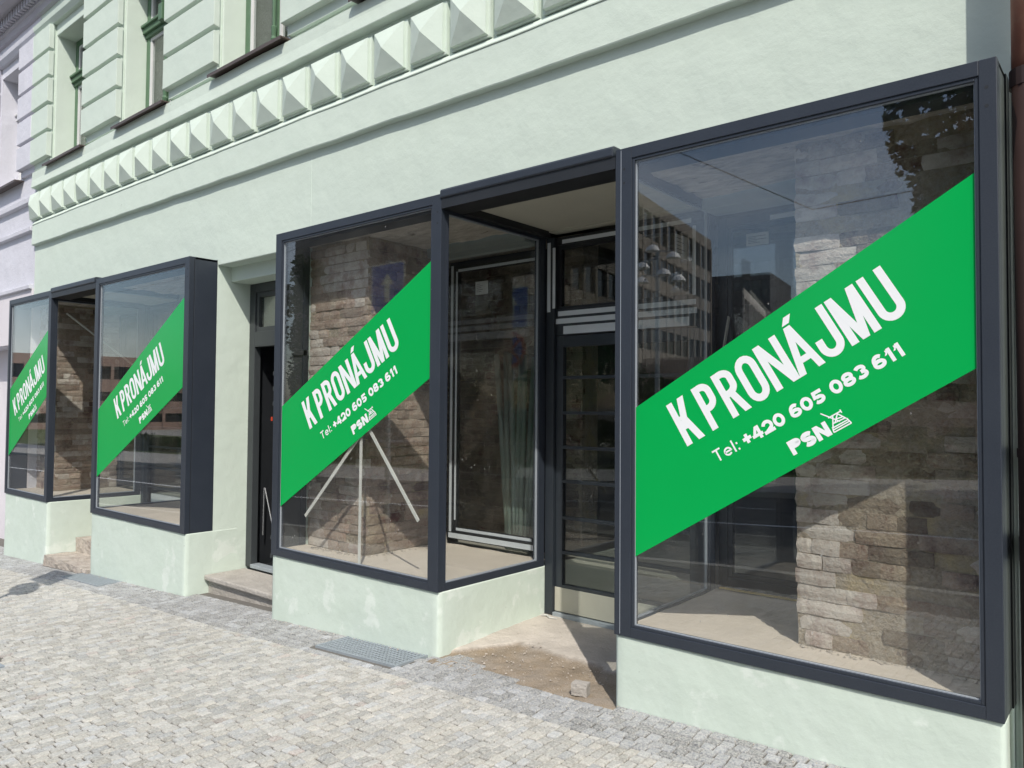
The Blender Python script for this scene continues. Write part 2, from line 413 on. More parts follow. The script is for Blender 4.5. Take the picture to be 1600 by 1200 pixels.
me = bpy.data.meshes.new('setts'); me.from_pydata(V, [], F); me.update(); me.materials.append(SETT); add_tint(me, Cc)
put('granite_setts', me, pav)['kind'] = 'stuff'
protos = []
for k in range(26):
    v, f = sett_geo(.056, .07, rnd); me = bpy.data.meshes.new('sett'); me.from_pydata(v, [], f); me.update(); me.materials.append(SETT)
    add_tint(me, [sett_tint(rnd, 0, 0, 0)]*len(v)); protos.append(me)
protob = []
for k in range(10):
    v, f = sett_geo(.056, .07, rnd); me = bpy.data.meshes.new('sett'); me.from_pydata(v, [], f); me.update(); me.materials.append(SETT)
    add_tint(me, [sett_tint(rnd, 1, k, 0)]*len(v)); protob.append(me)
for i in sorted(near):
    s = setts[i]; cx, cy = (s[0]+s[1])/2, (s[2]+s[3])/2
    o = put('sett', rnd.choice(protob if s[4] else protos), pav, (cx, cy, zg(cx, cy)))
    o.scale = ((s[1]-s[0])/.056, (s[3]-s[2])/.07, 1)
    o.rotation_euler = (0, -math.atan((zg(cx+.05)-zg(cx-.05))/.1), 0)

# gratings
def grating(g, label, nx, ny):
    x0, x1, y0, y1 = g; zc = zg((x0+x1)/2, (y0+y1)/2); t = empty('grating', ((x0+x1)/2, (y0+y1)/2, zc))
    sl = (zg(x1)-zg(x0))/(x1-x0)
    def zz(x): return zc+sl*(x-(x0+x1)/2)
    def sbox(mb, a, b, c, d, lo, hi):
        n = len(mb.v); mb.box(a, b, c, d, 0, 1)
        mb.v[n:] = [(x, y, zz(x)+(lo if z == 0 else hi)) for x, y, z in mb.v[n:]]
    fr = MB()
    sbox(fr, x0, x1, y0, y0+.012, -.03, .004); sbox(fr, x0, x1, y1-.012, y1, -.03, .004)
    sbox(fr, x0, x0+.012, y0+.012, y1-.012, -.03, .004); sbox(fr, x1-.012, x1, y0+.012, y1-.012, -.03, .004)
    build('rim', fr, GALV, t)
    pit_shade = MB(); sbox(pit_shade, x0+.012, x1-.012, y0+.012, y1-.012, -.04, -.005); build('pit_shade', pit_shade, PITSHADE, t)  # near-black slab painted as the shade under the bars; no hole cut
    for i in range(1, ny):
        y = y0+(y1-y0)*i/ny; b = MB(); sbox(b, x0+.012, x1-.012, y-.004, y+.004, -.005, .0008); build('bar', b, GALV, t)
    for i in range(1, nx):
        x = x0+(x1-x0)*i/nx; b = MB(); sbox(b, x-.005, x+.005, y0+.012, y1-.012, -.005, .0018); build('cross_bar', b, GALV, t)
    tag(t, label, 'grating', 'ventilation gratings along the plinths')
grating(GR1, 'steel mesh grating in the pavement below the wide two-sided window box', 25, 9)
grating(GR2, 'steel grating at the foot of the plinth next to the broken steps', 26, 9)
x0, x1, y0, y1 = DR
mb = bx(x0, x1, y0, y1, -.02, .002); mb.v = [(a, b, c+zg(a, b)) for a, b, c in mb.v]
t = build('drain_cover', mb, GALV)
tag(t, 'dark drain cover in the paving at the photo edge, far from the facade', 'drain cover')

# ------------------------------------------------------------------ facade walls
X1l, X1r, X2l, X2r, X3l, X3r, X4l, X4r = -9.639, -8.121, -6.811, -4.68, -3.248, -1.337, 0.0, 1.757
FY = .279
bld = empty('corner_building', (-3.5, .28, zg(-3.5)))
tag(bld, 'mint green plastered building with diamond-block frieze and dark steel shopfronts', 'building')
def holed_wall(x0, x1, z0, z1, y0, y1, holes):
    xs = sorted({x0, x1, *[h[0] for h in holes], *[h[1] for h in holes]}); zs = sorted({z0, z1, *[h[2] for h in holes], *[h[3] for h in holes]})
    xs = [x for x in xs if x0 <= x <= x1]; zs = [z for z in zs if z0 <= z <= z1]
    solid = {}
    for i in range(len(xs)-1):
        for j in range(len(zs)-1):
            cx, cz = (xs[i]+xs[i+1])/2, (zs[j]+zs[j+1])/2
            solid[i, j] = not any(h[0] < cx < h[1] and h[2] < cz < h[3] for h in holes)
    mb = MB(); g = lambda i, j: solid.get((i, j), False)
    for (i, j), s in solid.items():
        if not s: continue
        a, b, c, d = xs[i], xs[i+1], zs[j], zs[j+1]
        mb.poly([(a, y0, c), (b, y0, c), (b, y0, d), (a, y0, d)]); mb.poly([(b, y1, c), (a, y1, c), (a, y1, d), (b, y1, d)])
        if not g(i-1, j): mb.poly([(a, y1, c), (a, y0, c), (a, y0, d), (a, y1, d)])
        if not g(i+1, j): mb.poly([(b, y0, c), (b, y1, c), (b, y1, d), (b, y0, d)])
        if not g(i, j-1): mb.poly([(a, y1, c), (b, y1, c), (b, y0, c), (a, y0, c)])
        if not g(i, j+1): mb.poly([(a, y0, d), (b, y0, d), (b, y1, d), (a, y1, d)])
    return mb
def weld(o):
    bm = bmesh.new(); bm.from_mesh(o.data); bmesh.ops.remove_doubles(bm, verts=bm.verts, dist=1e-5)
    bmesh.ops.recalc_face_normals(bm, faces=bm.faces); bm.to_mesh(o.data); bm.free()
UW = [(-8.98, -7.86), (-6.84, -5.72), (-4.66, -3.54), (-2.49, -1.37)]
UZ = (4.40, 6.15)
BL = -9.60
holes = [(a, b, UZ[0], UZ[1]) for a, b in UW]
holes += [(-9.7, X2r, -2, 2.60), (X2r, X3l, -2, 2.55), (X3l, X4r, -2, 2.60)]
w = build('wall', holed_wall(BL, 4.6, -1.0, 8.2, FY, FY+.30, holes), GREEN, bld); weld(w)
b_ = w.modifiers.new('b', 'BEVEL'); b_.width = .008; b_.segments = 2; b_.limit_method = 'ANGLE'
for xs_, w_ in ((-3.176, .006),): build('plaster_seam', MB().sweep_x([xs_, xs_+w_], [(FY+.01, 2.62), (FY-.001, 2.62), (FY-.001, 3.31), (FY+.01, 3.31)], lambda x, y, z: (0, 0)), GREEN, bld)
# niche: side walls, stepped lintel
mb = bx(X2r-.42, X2r, FY+.003, 1.16, -1.0, 2.60)
mb.box(X3l, X3l+.04, .315, 1.16, 0.0, 2.60)
build('niche_side', mb, GREEN, bld)
build('lintel', bx(X2r, X3l, .425, .64, 2.41, 2.70), GREEN, bld)

def wob(a, s=1.0):
    return lambda x, y, z: (a*.6*nz3(x*1.7, z*3, s), a*nz3(x*1.3, z, s+5)+a*.6*nz3(x*5, z, s+9))
def tilt(z, x): return z+.0062*(.56-x)
def trim(name, x0, x1, prof, mat, parent, a=.006, s=1.0, dz=True):
    xs = lin(x0, x1, int((x1-x0)/.12)+2)
    base = wob(a, s)
    off = lambda x, y, z: (base(x, y, z)[0] if y < FY-.01 else 0, base(x, y, z)[1]+(.0062*(.56-x) if dz else 0))
    return build(name, MB().sweep_x(xs, prof, off), mat, parent)
# fascia band under the diamond frieze
trim('fascia_band', BL+.02, 4.6, [(FY+.02, 3.312), (FY-.048, 3.322), (FY-.052, 3.33), (FY-.048, 3.599), (FY+.02, 3.5995)], GREEN, bld, .007, 1)
trim('fillet', BL+.02, 4.6, [(FY+.02, 3.600), (FY-.054, 3.601), (FY-.055, 3.608), (FY-.02, 3.655), (FY+.02, 3.690)], GREEN, bld, .005, 1)
trim('string_course', BL+.02, 4.6, [(FY+.02, 4.098), (FY-.078, 4.112), (FY-.080, 4.118), (FY-.068, 4.22), (FY-.066, 4.325), (FY+.02, 4.345)], GREEN, bld, .007, 3)
# diamond blocks
def diamond(k, xr):
    w, h = .366, .378; x0 = xr-w; zb = 3.672+.0062*(.56-xr); mb = MB()
    jx = lambda a: random.uniform(-a, a)
    def ring(i, y, zz=0): return [(x0+i+jx(.002), y, zb+i+jx(.002)), (xr-i+jx(.002), y, zb+i+jx(.002)), (xr-i+jx(.002), y, zb+h-i+jx(.002)), (x0+i+jx(.002), y, zb+h-i+jx(.002))]
    rings = [ring(0, FY+.01), ring(0, FY-.030), ring(.016, FY-.032), ring(.018, FY-.058)]
    for r in rings: mb.v += r
    ap = len(mb.v); mb.v.append((x0+w/2+jx(.008), FY-.126+jx(.008), zb+h/2+jx(.008)))
    for r in range(3):
        for i in range(4):
            j = (i+1) % 4; mb.f.append((r*4+i, r*4+j, r*4+4+j, r*4+4+i))
    for i in range(4): mb.f.append((12+i, 12+(i+1) % 4, ap))
    o = build('diamond_block', mb, GREEN, bld); return o
for k in range(-3, 22): diamond(k, -.735-.4085*k)
# piers between upper windows: pier slab + rusticated blocks
PY = FY-.035
def pier(x0, x1, parent, mat, z0=4.30, top=6.30, jog=0):
    build('pier', bx(x0, x1, PY, FY+.01, z0+.12, top), mat, parent, .004)
    z = 4.475
    zs = [4.475, 4.84, 5.205, 5.57, 5.935, 6.30]
    for a, b in zip(zs, zs[1:]):
        j = random.uniform(-.004, .004)
        mb = MB(); f = PY-.060+j
        prof = [(PY+.005, a+.034), (PY-.02, a+.036), (f, a+.042), (f, b-.014), (PY+.005, b+.0)]
        mb.sweep_x(lin(x0-.018, x1+.018, 5), prof, lambda x, y, z: (.003*nz3(x*4, z*4, 2), .003*nz3(x*3, z*9, 7)))
        build('rustic_block', mb, mat, parent, .003)
pier(BL+.003, UW[0][0]-.03, bld, GREEN)
for (a, b), (c, d) in zip(UW, UW[1:]): pier(b+.03, c-.03, bld, GREEN)
pier(UW[3][1]+.03, .6, bld, GREEN)
# moulding above upper windows
trim('hood_moulding', BL+.003, 4.6, [(FY+.02, 6.30), (FY-.05, 6.302), (FY-.09, 6.36), (FY-.10, 6.42), (FY+.02, 6.44)], GREEN, bld, .003, 4, False)

def upper_window(x0, x1, parent, fmat, imat, y0):
    z0, z1 = UZ; wdw = empty('window', ((x0+x1)/2, y0, z0), parent)
    yb = FY+.30
    mb = MB(); t = .075
    mb.box(x0, x0+t, y0, y0+.07, z0, z1).box(x1-t, x1, y0, y0+.07, z0, z1).box(x0+t, x1-t, y0, y0+.07, z1-t, z1).box(x0+t, x1-t, y0, y0+.07, z0, z0+.06)
    build('frame', mb, fmat, wdw, .006)
    zt = 5.60; mb = bx(x0, x1, y0-.05, y0+.03, zt-.035, zt+.03); mb.box(x0, x1, y0-.075, y0, zt+.03, zt+.06); mb.box(x0, x1, y0-.02, y0+.03, zt-.08, zt-.035)
    build('transom', mb, fmat, wdw, .006)
    xm = (x0+x1)/2
    pr = [(.0, .030), (.05, .030), (.055, .042), (.11, .042), (.115, .02), (.14, .034), (.17, .018), (.22, .032), (.25, .02), (.34, .028), (.36, .016), (1.0, .022), (1.1, .026)]
    pts = [(xm, y0-.03, z0+.06+q*(zt-z0-.16)/1.1) for q, _ in pr]
    build('mullion', MB().tube(pts, [r for _, r in pr], 10).box(xm-.028, xm+.028, y0-.005, y0+.03, z0+.06, z1-t), fmat, wdw)
    build('ornament', bx(xm-.045, xm+.045, y0-.11, y0-.04, zt-.06, zt+.13).tube([(xm, y0-.06, zt+.13), (xm, y0-.06, zt+.17), (xm, y0-.06, zt+.2), (xm, y0-.06, zt+.5)], [.02, .04, .022, .026], 10), fmat, wdw, .006)
    for (a, b) in ((x0+t, xm-.028), (xm+.028, x1-t)):
        for (c, d) in ((z0+.06, zt-.08), (zt+.06, z1-t)):
            mb = MB(); q = .035; mb.box(a, a+q, y0+.012, y0+.05, c, d).box(b-q, b, y0+.012, y0+.05, c, d).box(a+q, b-q, y0+.012, y0+.05, c, c+q).box(a+q, b-q, y0+.012, y0+.05, d-q, d)
            s_ = build('casement', mb, imat, wdw)
            build('pane', bx(a+q, b-q, y0+.028, y0+.034, c+q, d-q), GLASSU, wdw)
    cu = MB(); n = 60
    for i in range(n+1):
        x = x0+.05+(x1-x0-.1)*i/n; yy = y0+.13+.022*math.sin(i*1.1+x*3)+.01*math.sin(i*2.7)
        cu.v += [(x, yy, z0), (x, yy, z1)]
    cu.f = [(2*i, 2*i+2, 2*i+3, 2*i+1) for i in range(n) if not n*.40 < i < n*.58]
    build('curtain', cu, CURTAIN, wdw)
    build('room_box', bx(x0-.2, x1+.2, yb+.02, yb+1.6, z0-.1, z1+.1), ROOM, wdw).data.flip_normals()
    # sloping metal sill with drip edge
    mb = MB().sweep_x(lin(x0-.06, x1+.06, 4), [(y0, z0+.012), (y0, z0-.012), (FY-.118, z0-.024), (FY-.120, z0-.044), (FY-.126, z0-.044), (FY-.126, z0-.014)])
    build('sill', mb, BROWN if imat is not None else mat, wdw)
    return wdw
for a, b in UW: upper_window(a, b, bld, GFRAME, WFRAME, FY+.235)

# plinths
def plinth(x0, x1, zlow):
    mb = MB(); nx, nzz = 14, 8
    # front and right side as one wrapped surface, slightly uneven
    path = [(x0, 1.16), (x0, .6), (x0, .06), (x0+.004, .018), (x0+.02, .012)]+[(x, .012) for x in lin(x0+.06, x1-.06, nx)]+[(x1-.02, .012), (x1-.004, .018), (x1, .06)]+[(x1, y) for y in lin(.2, 1.16, 8)]
    zs = [zlow-.3]+lin(zlow-.02, -.012, nzz)+[-.001]
    for j, z in enumerate(zs):
        for (x, y) in path:
            d = .004*nz3(x*2.2, y*2.2, z*3)+.003*nz3(x*7, y*7, z*8)
            flare = .006*max(0, 1-(z-zlow)/.12) if z > zlow-.1 else .01
            top = -.004 if j == len(zs)-1 else 0
            nx_ = 1 if x > x1-.01 else 0; ny_ = -1 if y < .05 else 0
            mb.v.append((x+nx_*(d+flare*.3), y+ny_*(d+flare*.3)-top*0, z+(.0035*nz3(x*5, y*5, 0) if j == len(zs)-1 else 0)))
    k = len(path)
    for j in range(len(zs)-1):
        for i in range(k-1): mb.f.append((j*k+i, j*k+i+1, (j+1)*k+i+1, (j+1)*k+i))
    mb.f.append(tuple((len(zs)-1)*k+i for i in range(k)))
    return build('plinth', mb, PLINTH, bld, smooth=True)
for (a, b) in ((X1l, X1r), (X2l, X2r), (X3l, X3r), (X4l, X4r)):
    plinth(a, b, zg((a+b)/2))
# facade right of the last window
build('corner_strip', bx(X4r+.02, X4r+.05, FY-.004, FY+.01, -1, 2.7), GREEN, bld)

# ------------------------------------------------------------------ display windows
ZT = 2.60
def framebox(x0, x1, z0, z1, y0, y1, t, tb, tt, tr=None):
    tr = tr or t
    return [(x0, x0+t, y0, y1, z0, z1), (x1-tr, x1, y0, y1, z0, z1), (x0+t, x1-tr, y0, y1, z0, z0+tb), (x0+t, x1-tr, y0, y1, z1-tt, z1)]
def display_window(x0, x1, side, tl, tr):
    dw = empty('display_window', ((x0+x1)/2, 0, 0), bld)
    fs = framebox(x0, x1, 0, ZT, 0.0, .055, tl, .052, .062, tr)
    for nm, q in zip(('post', 'post', 'rail', 'rail'), fs): build(nm, bx(*q), STEEL, dw, .0025)
    gx0, gx1, gz0, gz1 = x0+tl, x1-tr, .052, ZT-.062
    mb = MB()
    for q in framebox(gx0, gx1, gz0, gz1, .006, .05, .016, .014, .016): mb.box(*q)
    build('glazing_bead', mb, STEEL, dw, .002)
    mb = MB()
    for q in framebox(gx0+.016, gx1-.016, gz0+.014, gz1-.016, .017, .03, .004, .004, .004): mb.box(*q)
    build('gasket', mb, BEAD, dw)
    build('pane', bx(gx0+.017, gx1-.017, .020, .030, gz0+.015, gz1-.017), GLASS, dw)
    # screw holes on the wide posts
    for (xx) in ([x0+.055] if x0 > -.5 else [])+([x1-.035] if side != 'none' else []):
        for zz in (ZT-.115, ZT-.19):
            t = MB().tube([(xx, -.0006, zz), (xx, .002, zz)], .0075, 12); build('screw_hole', t, BLACKM, dw)
    # roof plate behind the top rail and floor slab
    build('roof_plate', bx(x0, x1, .055, FY, ZT-.02, ZT), STEEL, dw)
    fl = MB(); nx, ny = 24, 14
    for j in range(ny+1):
        for i in range(nx+1):
            x = x0+.004+(x1-x0-.008)*i/nx; y = .056+1.10*j/ny
            fl.v.append((x, y, .045+.006*nz3(x*6, y*6, 1)+.003*nz3(x*20, y*20, 2)))
    for j in range(ny):
        for i in range(nx): a = j*(nx+1)+i; fl.f.append((a, a+1, a+nx+2, a+nx+1))
    build('display_floor', fl, LEDGE, dw, smooth=True)
    if side in ('glass_r', 'glass_l'):
        X = x1 if side == 'glass_r' else x0; s = -1 if side == 'glass_r' else 1
        xa, xb = sorted((X, X+s*.05))
        for nm, q in (('side_post', (xa, xb, 1.055, 1.13, 0, ZT-.01)), ('side_rail', (xa, xb, .0552, 1.055, 0, .05)), ('side_rail', (xa, xb, .0552, 1.055, 2.48, ZT-.01)), ('side_post', (xa, xb, .0552, .075, .05, 2.48))):
            build(nm, bx(*q), STEEL, dw, .002)
        xm = X+s*.022
        g = MB()
        for (a, b, c, d) in ((.075, .081, .05, 2.48), (1.047, 1.055, .05, 2.48), (.081, 1.047, .05, .058), (.081, 1.047, 2.472, 2.48)):
            g.box(xm-.008, xm+.008, a, b, c, d)
        build('gasket', g, BEAD, dw)
        build('pane', bx(xm-.005, xm+.005, .078, 1.05, .054, 2.476), GLASS, dw)
    return dw
dw1 = display_window(X1l, X1r, 'glass_r', .05, .085)
dw2 = display_window(X2l, X2r, 'glass_l', .09, .085)
dw3 = display_window(X3l, X3r, 'glass_r', .078, .085)
dw4 = display_window(X4l, X4r, 'glass_l', .10, .062)
build('seam', bx(X4l+.034, X4l+.037, -.0008, .001, .01, ZT-.01), BEAD, dw4)
build('side_panel', bx(X2r-.03, X2r, .0552, FY+.002, 0, ZT-.001), STEEL, dw2, .003)
build('side_panel', bx(X2r-.004, X2r+.0025, .048, .051, .002, ZT-.002), BLACKM, dw2)
build('side_panel', bx(X4r-.03, X4r, .0552, FY+.002, 0, ZT-.001), STEEL, dw4, .003)
build('side_panel', bx(X4r-.005, X4r+.006, FY-.07, FY-.002, .0, ZT+.0), BLACKM, dw4)
build('side_panel', bx(X3l, X3l+.03, .0552, .31, 0, ZT-.001), GREYDOOR, dw3, .003)
build('side_rail', bx(X3l+.03, X3l+.045, .06, .30, 1.62, 1.67), GREYDOOR, dw3, .003)
build('side_rail', bx(X3l+.03, X3l+.045, .245, .285, .05, 2.5), DOORM, dw3, .003)
build('side_panel', bx(X1l, X1l+.03, .0552, .35, 0, ZT-.001), STEEL, dw1, .003)

# canopies over the two entrances
def canopy(x0, x1):
    c = empty('canopy', ((x0+x1)/2, 0, 2.57), bld)
    xs = lin(x0-.004, x1-.012, 3)
    mb = MB().sweep_x(xs, [(-.012, 2.570), (-.012, 2.612), (-.006, 2.624), (.01, 2.630), (.2, 2.632), (.2, 2.60), (.0, 2.565)])
    build('fascia', mb, STEEL, c, .006)
    build('beam', bx(x0+.002, x1-.002, .0, .20, 2.50, 2.563), BLACKM, c)
    build('beam', bx(x0+.002, x0+.05, .20, 1.12, 2.495, 2.563), BLACKM, c)
    build('soffit', bx(x0+.051, x1-.002, .203, 1.10, 2.545, 2.563), SOFFIT, c)
    build('beam', bx(x0+.051, x1-.002, 1.10, 1.20, 2.535, 2.60), SOFFIT, c)
    return c
canopy(X3r, X4l); canopy(X1r, X2l)

# recess structure behind: ceilings inside the boxes, beams, room shell
for (a, b) in ((X1l, X1r), (X2l, X2r-.03), (X3l, X3r), (X4l, X4r)):
    mb = MB(); nx, ny = 40, 16
    for j in range(ny+1):
        for i in range(nx+1):
            x = a+.05+(b-a-.1)*i/nx; y = .20+.72*j/ny
            mb.v.append((x, y, 2.53+.018*nz3(x*4, y*9, a)+.012*nz3(x*11, y*25, a)))
    for j in range(ny):
        for i in range(nx): k = j*(nx+1)+i; mb.f.append((k, k+1, k+nx+2, k+nx+1))
    build('rough_lintel', mb, ROUGHC, bld)
    build('grey_beam', bx(a+.051, b-.051, .93, 1.14, 2.455, 2.59), BEAMM, bld, .006)
    build('roof_angle', bx(a+.051, b-.051, .056, .20, 2.505, 2.575), STEEL, bld)
RZ = 2.78
mb = MB()
mb.poly([(-10.2, 1.2, .03), (3.2, 1.2, .03), (3.2, 8.5, .03), (-10.2, 8.5, .03)])
build('room_floor', mb, CONC, bld)
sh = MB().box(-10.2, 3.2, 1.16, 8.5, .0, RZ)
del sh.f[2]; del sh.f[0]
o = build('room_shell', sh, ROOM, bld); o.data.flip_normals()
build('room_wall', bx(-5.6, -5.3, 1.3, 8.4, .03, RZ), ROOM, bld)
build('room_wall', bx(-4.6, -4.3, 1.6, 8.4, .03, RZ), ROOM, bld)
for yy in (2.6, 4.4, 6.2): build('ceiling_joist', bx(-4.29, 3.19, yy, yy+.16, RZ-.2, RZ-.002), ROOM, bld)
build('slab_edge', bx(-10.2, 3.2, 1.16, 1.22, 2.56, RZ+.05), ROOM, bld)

# ------------------------------------------------------------------ inner glazing and doors (y = 1.16)
DY = 1.16
def strip_part(parent, x0, x1, z0, z1, y=DY-.0015, mat=TAPE, name='protective_tape'):
    return build(name, bx(x0, x1, y-.0012, y, z0, z1), mat, parent)
def inner_window(x0, x1, z0, z1, tape, dy=0):
    w = empty('inner_window', ((x0+x1)/2, DY, z0), bld)
    y = DY+dy
    for q in framebox(x0, x1, z0, z1, y, y+.06, .06, .07, .06): build('frame', bx(*q), BLACKM if tape else DOORM, w, .003)
    a, b, c, d = x0+.06, x1-.06, z0+.07, z1-.06
    for q in framebox(a, b, c, d, y+.012, y+.05, .03, .03, .03): build('sash', bx(*q), BLACKM if tape else DOORM, w, .002)
    build('pane', bx(a+.03, b-.03, y+.022, y+.030, c+.03, d-.03), GLASSI, w)
    if tape:
        yt = y-.001
        strip_part(w, x0+.018, x0+.045, z0+.06, z1-.03, yt); strip_part(w, x0+.012, x1-.02, z0+.008, z0+.05, yt)
        strip_part(w, x0+.065, x0+.084, z0+.16, z1-.08, y+.011); strip_part(w, x1-.085, x1-.066, z0+.1, z1-.1, y+.011)
        strip_part(w, x0+.09, x1-.10, z0+.073, z0+.096, y+.011); strip_part(w, x0+.09, x1-.05, z1-.085, z1-.062, y+.011)
    return w
iw3 = inner_window(-2.40, X3r-.055, .085, 2.44, True)
iw4 = inner_window(.056, .93, .055, 2.44, False)
strip_part(iw4, .40, .92, 2.385, 2.415, DY-.001)
build('threshold_strip', bx(.07, .93, DY-.03, DY-.001, .052, .06), material('yellow_seal', (.45, .32, .08), .7), iw4)
inner_window(-8.90, X1r-.055, .085, 2.44, False); inner_window(X2l+.055, -5.5, .085, 2.44, False)
def shop_door(x0, x1, tape, zk):
    d = empty('entrance_door', ((x0+x1)/2, DY, zk), bld); y = DY
    build('frame', bx(x0, x0+.075, y-.03, y+.05, zk, 2.50), DOORM, d, .003); build('frame', bx(x1-.075, x1, y-.03, y+.05, zk, 2.50), DOORM, d, .003)
    build('frame', bx(x0+.075, x1-.075, y-.0, y+.05, 2.44, 2.50), BLACKM, d, .003)
    build('transom', bx(x0+.075, x1-.075, y-.0, y+.05, 1.75, 1.95), DOORM, d, .003)
    a, b = x0+.075, x1-.075
    for q in framebox(a, b, 1.95, 2.44, y+.01, y+.05, .04, .02, .03): build('transom_frame', bx(*q), BLACKM, d)
    build('pane', bx(a+.04, b-.04, y+.025, y+.033, 1.97, 2.41), GLASSI, d)
    z0, z1 = zk+.045, 1.745
    for q in ((a+.004, a+.068, y+.0, y+.045, z0, z1), (b-.068, b-.004, y, y+.045, z0, z1), (a+.068, b-.068, y, y+.045, 1.66, z1)): build('leaf_frame', bx(*q), DOORM, d, .003)
    zs = [-.135, .117, .375, .648, .903, 1.163, 1.429]
    for z in zs: build('glazing_bar', bx(a+.068, b-.068, y-.001, y+.045, z-.012+(-.01 if z < -.1 else 0), z+.012), DOORM, d, .002)
    for q0, q1 in zip(zs, zs[1:]+[1.672]): build('pane', bx(a+.068, b-.068, y+.02, y+.028, q0+.012, q1-.012), GLASSI, d)
    build('kick_plate', bx(a+.004, b-.004, y-.006, y+.04, zk+.03, -.147), SOFFIT, d, .002)
    build('threshold', bx(a, b, y-.03, y+.05, zk-.01, zk+.022), GALV, d, .003)
    if tape:
        t = y-.002
        for q in ((a+.02, b-.02, 1.897, 1.933), (a, b, 1.838, 1.877), (a+.07, b-.07, 1.758, 1.818), (a+.055, b-.055, 2.448, 2.478)): strip_part(d, *q, t)
        for xs_ in (((x0+.065, x0+.09), (1.955, 2.418)), ((x0+.014, x0+.045), (1.93, 2.462)), ((b-.03, b-.005), (1.955, 2.418))):
            (p, q), (r, s_) = xs_; strip_part(d, p, q, r, s_, y-.034)
    return d
shop_door(X3r+.004, X4l-.004, True, -.355)
shop_door(X1r+.004, X2l-.004, False, -.30)

# niche door
nd = empty('side_door', (-4.0, .63, -.38), bld)
for q in ((X2r, X2r+.10, .63, .70, -.385, 2.408), (X3l-.10, X3l, .63, .70, -.385, 2.408), (X2r+.10, X3l-.10, .63, .70, 2.32, 2.408), (X2r+.10, X3l-.10, .63, .70, 1.78, 1.93)):
    build('frame', bx(*q), GREYDOOR, nd, .004)
for q in framebox(X2r+.10, X3l-.10, 1.93, 2.32, .645, .69, .045, .045, .045): build('transom_frame', bx(*q), GREYDOOR, nd, .003)
build('pane', bx(X2r+.145, X3l-.145, .665, .672, 1.975, 2.275), GLASSI, nd)
build('blind', bx(X2r+.145, X3l-.145, .70, .71, 1.975, 2.275), SOFFIT, nd)
build('threshold', bx(X2r+.10, X3l-.10, .62, .72, -.39, -.355), GALV, nd, .004)
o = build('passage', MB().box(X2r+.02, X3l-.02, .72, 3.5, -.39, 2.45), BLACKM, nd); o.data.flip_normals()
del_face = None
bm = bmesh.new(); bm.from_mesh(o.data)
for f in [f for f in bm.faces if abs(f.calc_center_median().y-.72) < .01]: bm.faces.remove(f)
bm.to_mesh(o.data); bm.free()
for x, w_, y in ((-4.50, .012, .80), (-4.42, .03, .78), (-4.33, .02, .85), (-4.24, .05, .80), (-4.10, .06, .82), (-3.9, .08, .80), (-3.6, .1, .8)):
    build('shutter_profile', bx(x, x+w_, y, y+.08, -.33, 1.78), DOORM, nd, .003)
for z in (-.30, -.12, 1.2, 1.35, 1.5): build('bracket', bx(-4.47, -4.44, .77, .80, z, z+.04), GREYDOOR, nd, .003)
build('warning_tag', bx(-4.468, -4.445, .755, .76, 1.05, 1.09), REDM, nd)
for p, q in (((-4.56, .76, .38), (-4.40, .76, -.02)), ((-4.575, .76, .38), (-4.585, .76, -.09))): build('stay_rod', MB().tube([p, q], .006, 8), RODM, nd)
st = bx(X2r+.002, X3l-.002, .20, .63, -.455, -.405)
o = build('door_step', st, STONE, bld, .012)
build('door_step', bx(X2r+.002, X3l-.002, .245, .63, -.60, -.4555), STONE, bld, .01)

# broken steps in the left entrance
def rough_block(x0, x1, y0, y1, z0, z1, seed, amp=.02, n=5):
    bm = bmesh.new(); bmesh.ops.create_cube(bm, size=1)
    bmesh.ops.subdivide_edges(bm, edges=bm.edges, cuts=n, use_grid_fill=True)
    for v in bm.verts:
        p = v.co.copy(); q = Vector((x0+(p.x+.5)*(x1-x0), y0+(p.y+.5)*(y1-y0), z0+(p.z+.5)*(z1-z0)))
        q += Vector((nz3(q.x*9+seed, q.y*9, q.z*9), nz3(q.x*9, q.y*9+seed, q.z*9), nz3(q.x*9, q.y*9, q.z*9+seed)*.6))*amp
        r = nz3(q.x*30, q.y*30, q.z*30)*amp*.4
        v.co = q+Vector((0, -abs(r), r))
    me = bpy.data.meshes.new('b'); bm.to_mesh(me); bm.free(); return me
for i, (x0, x1) in enumerate(((-8.11, -7.52), (-7.50, -7.02), (-7.0, -6.82))):
    me = rough_block(x0, x1, -.01, .36, -.85, -.635, i*3.1); me.materials.append(RUBBLE); put('step_stone', me, bld)
for i, (x0, x1) in enumerate(((-8.11, -7.60), (-7.58, -6.82))):
    me = rough_block(x0, x1, .35, 1.16, -.80, -.47, 20+i*3.1); me.materials.append(RUBBLE); put('step_stone', me, bld)
build('landing', bx(X1r, X2l, .8, 1.2, -.6, -.31), CONC, bld)

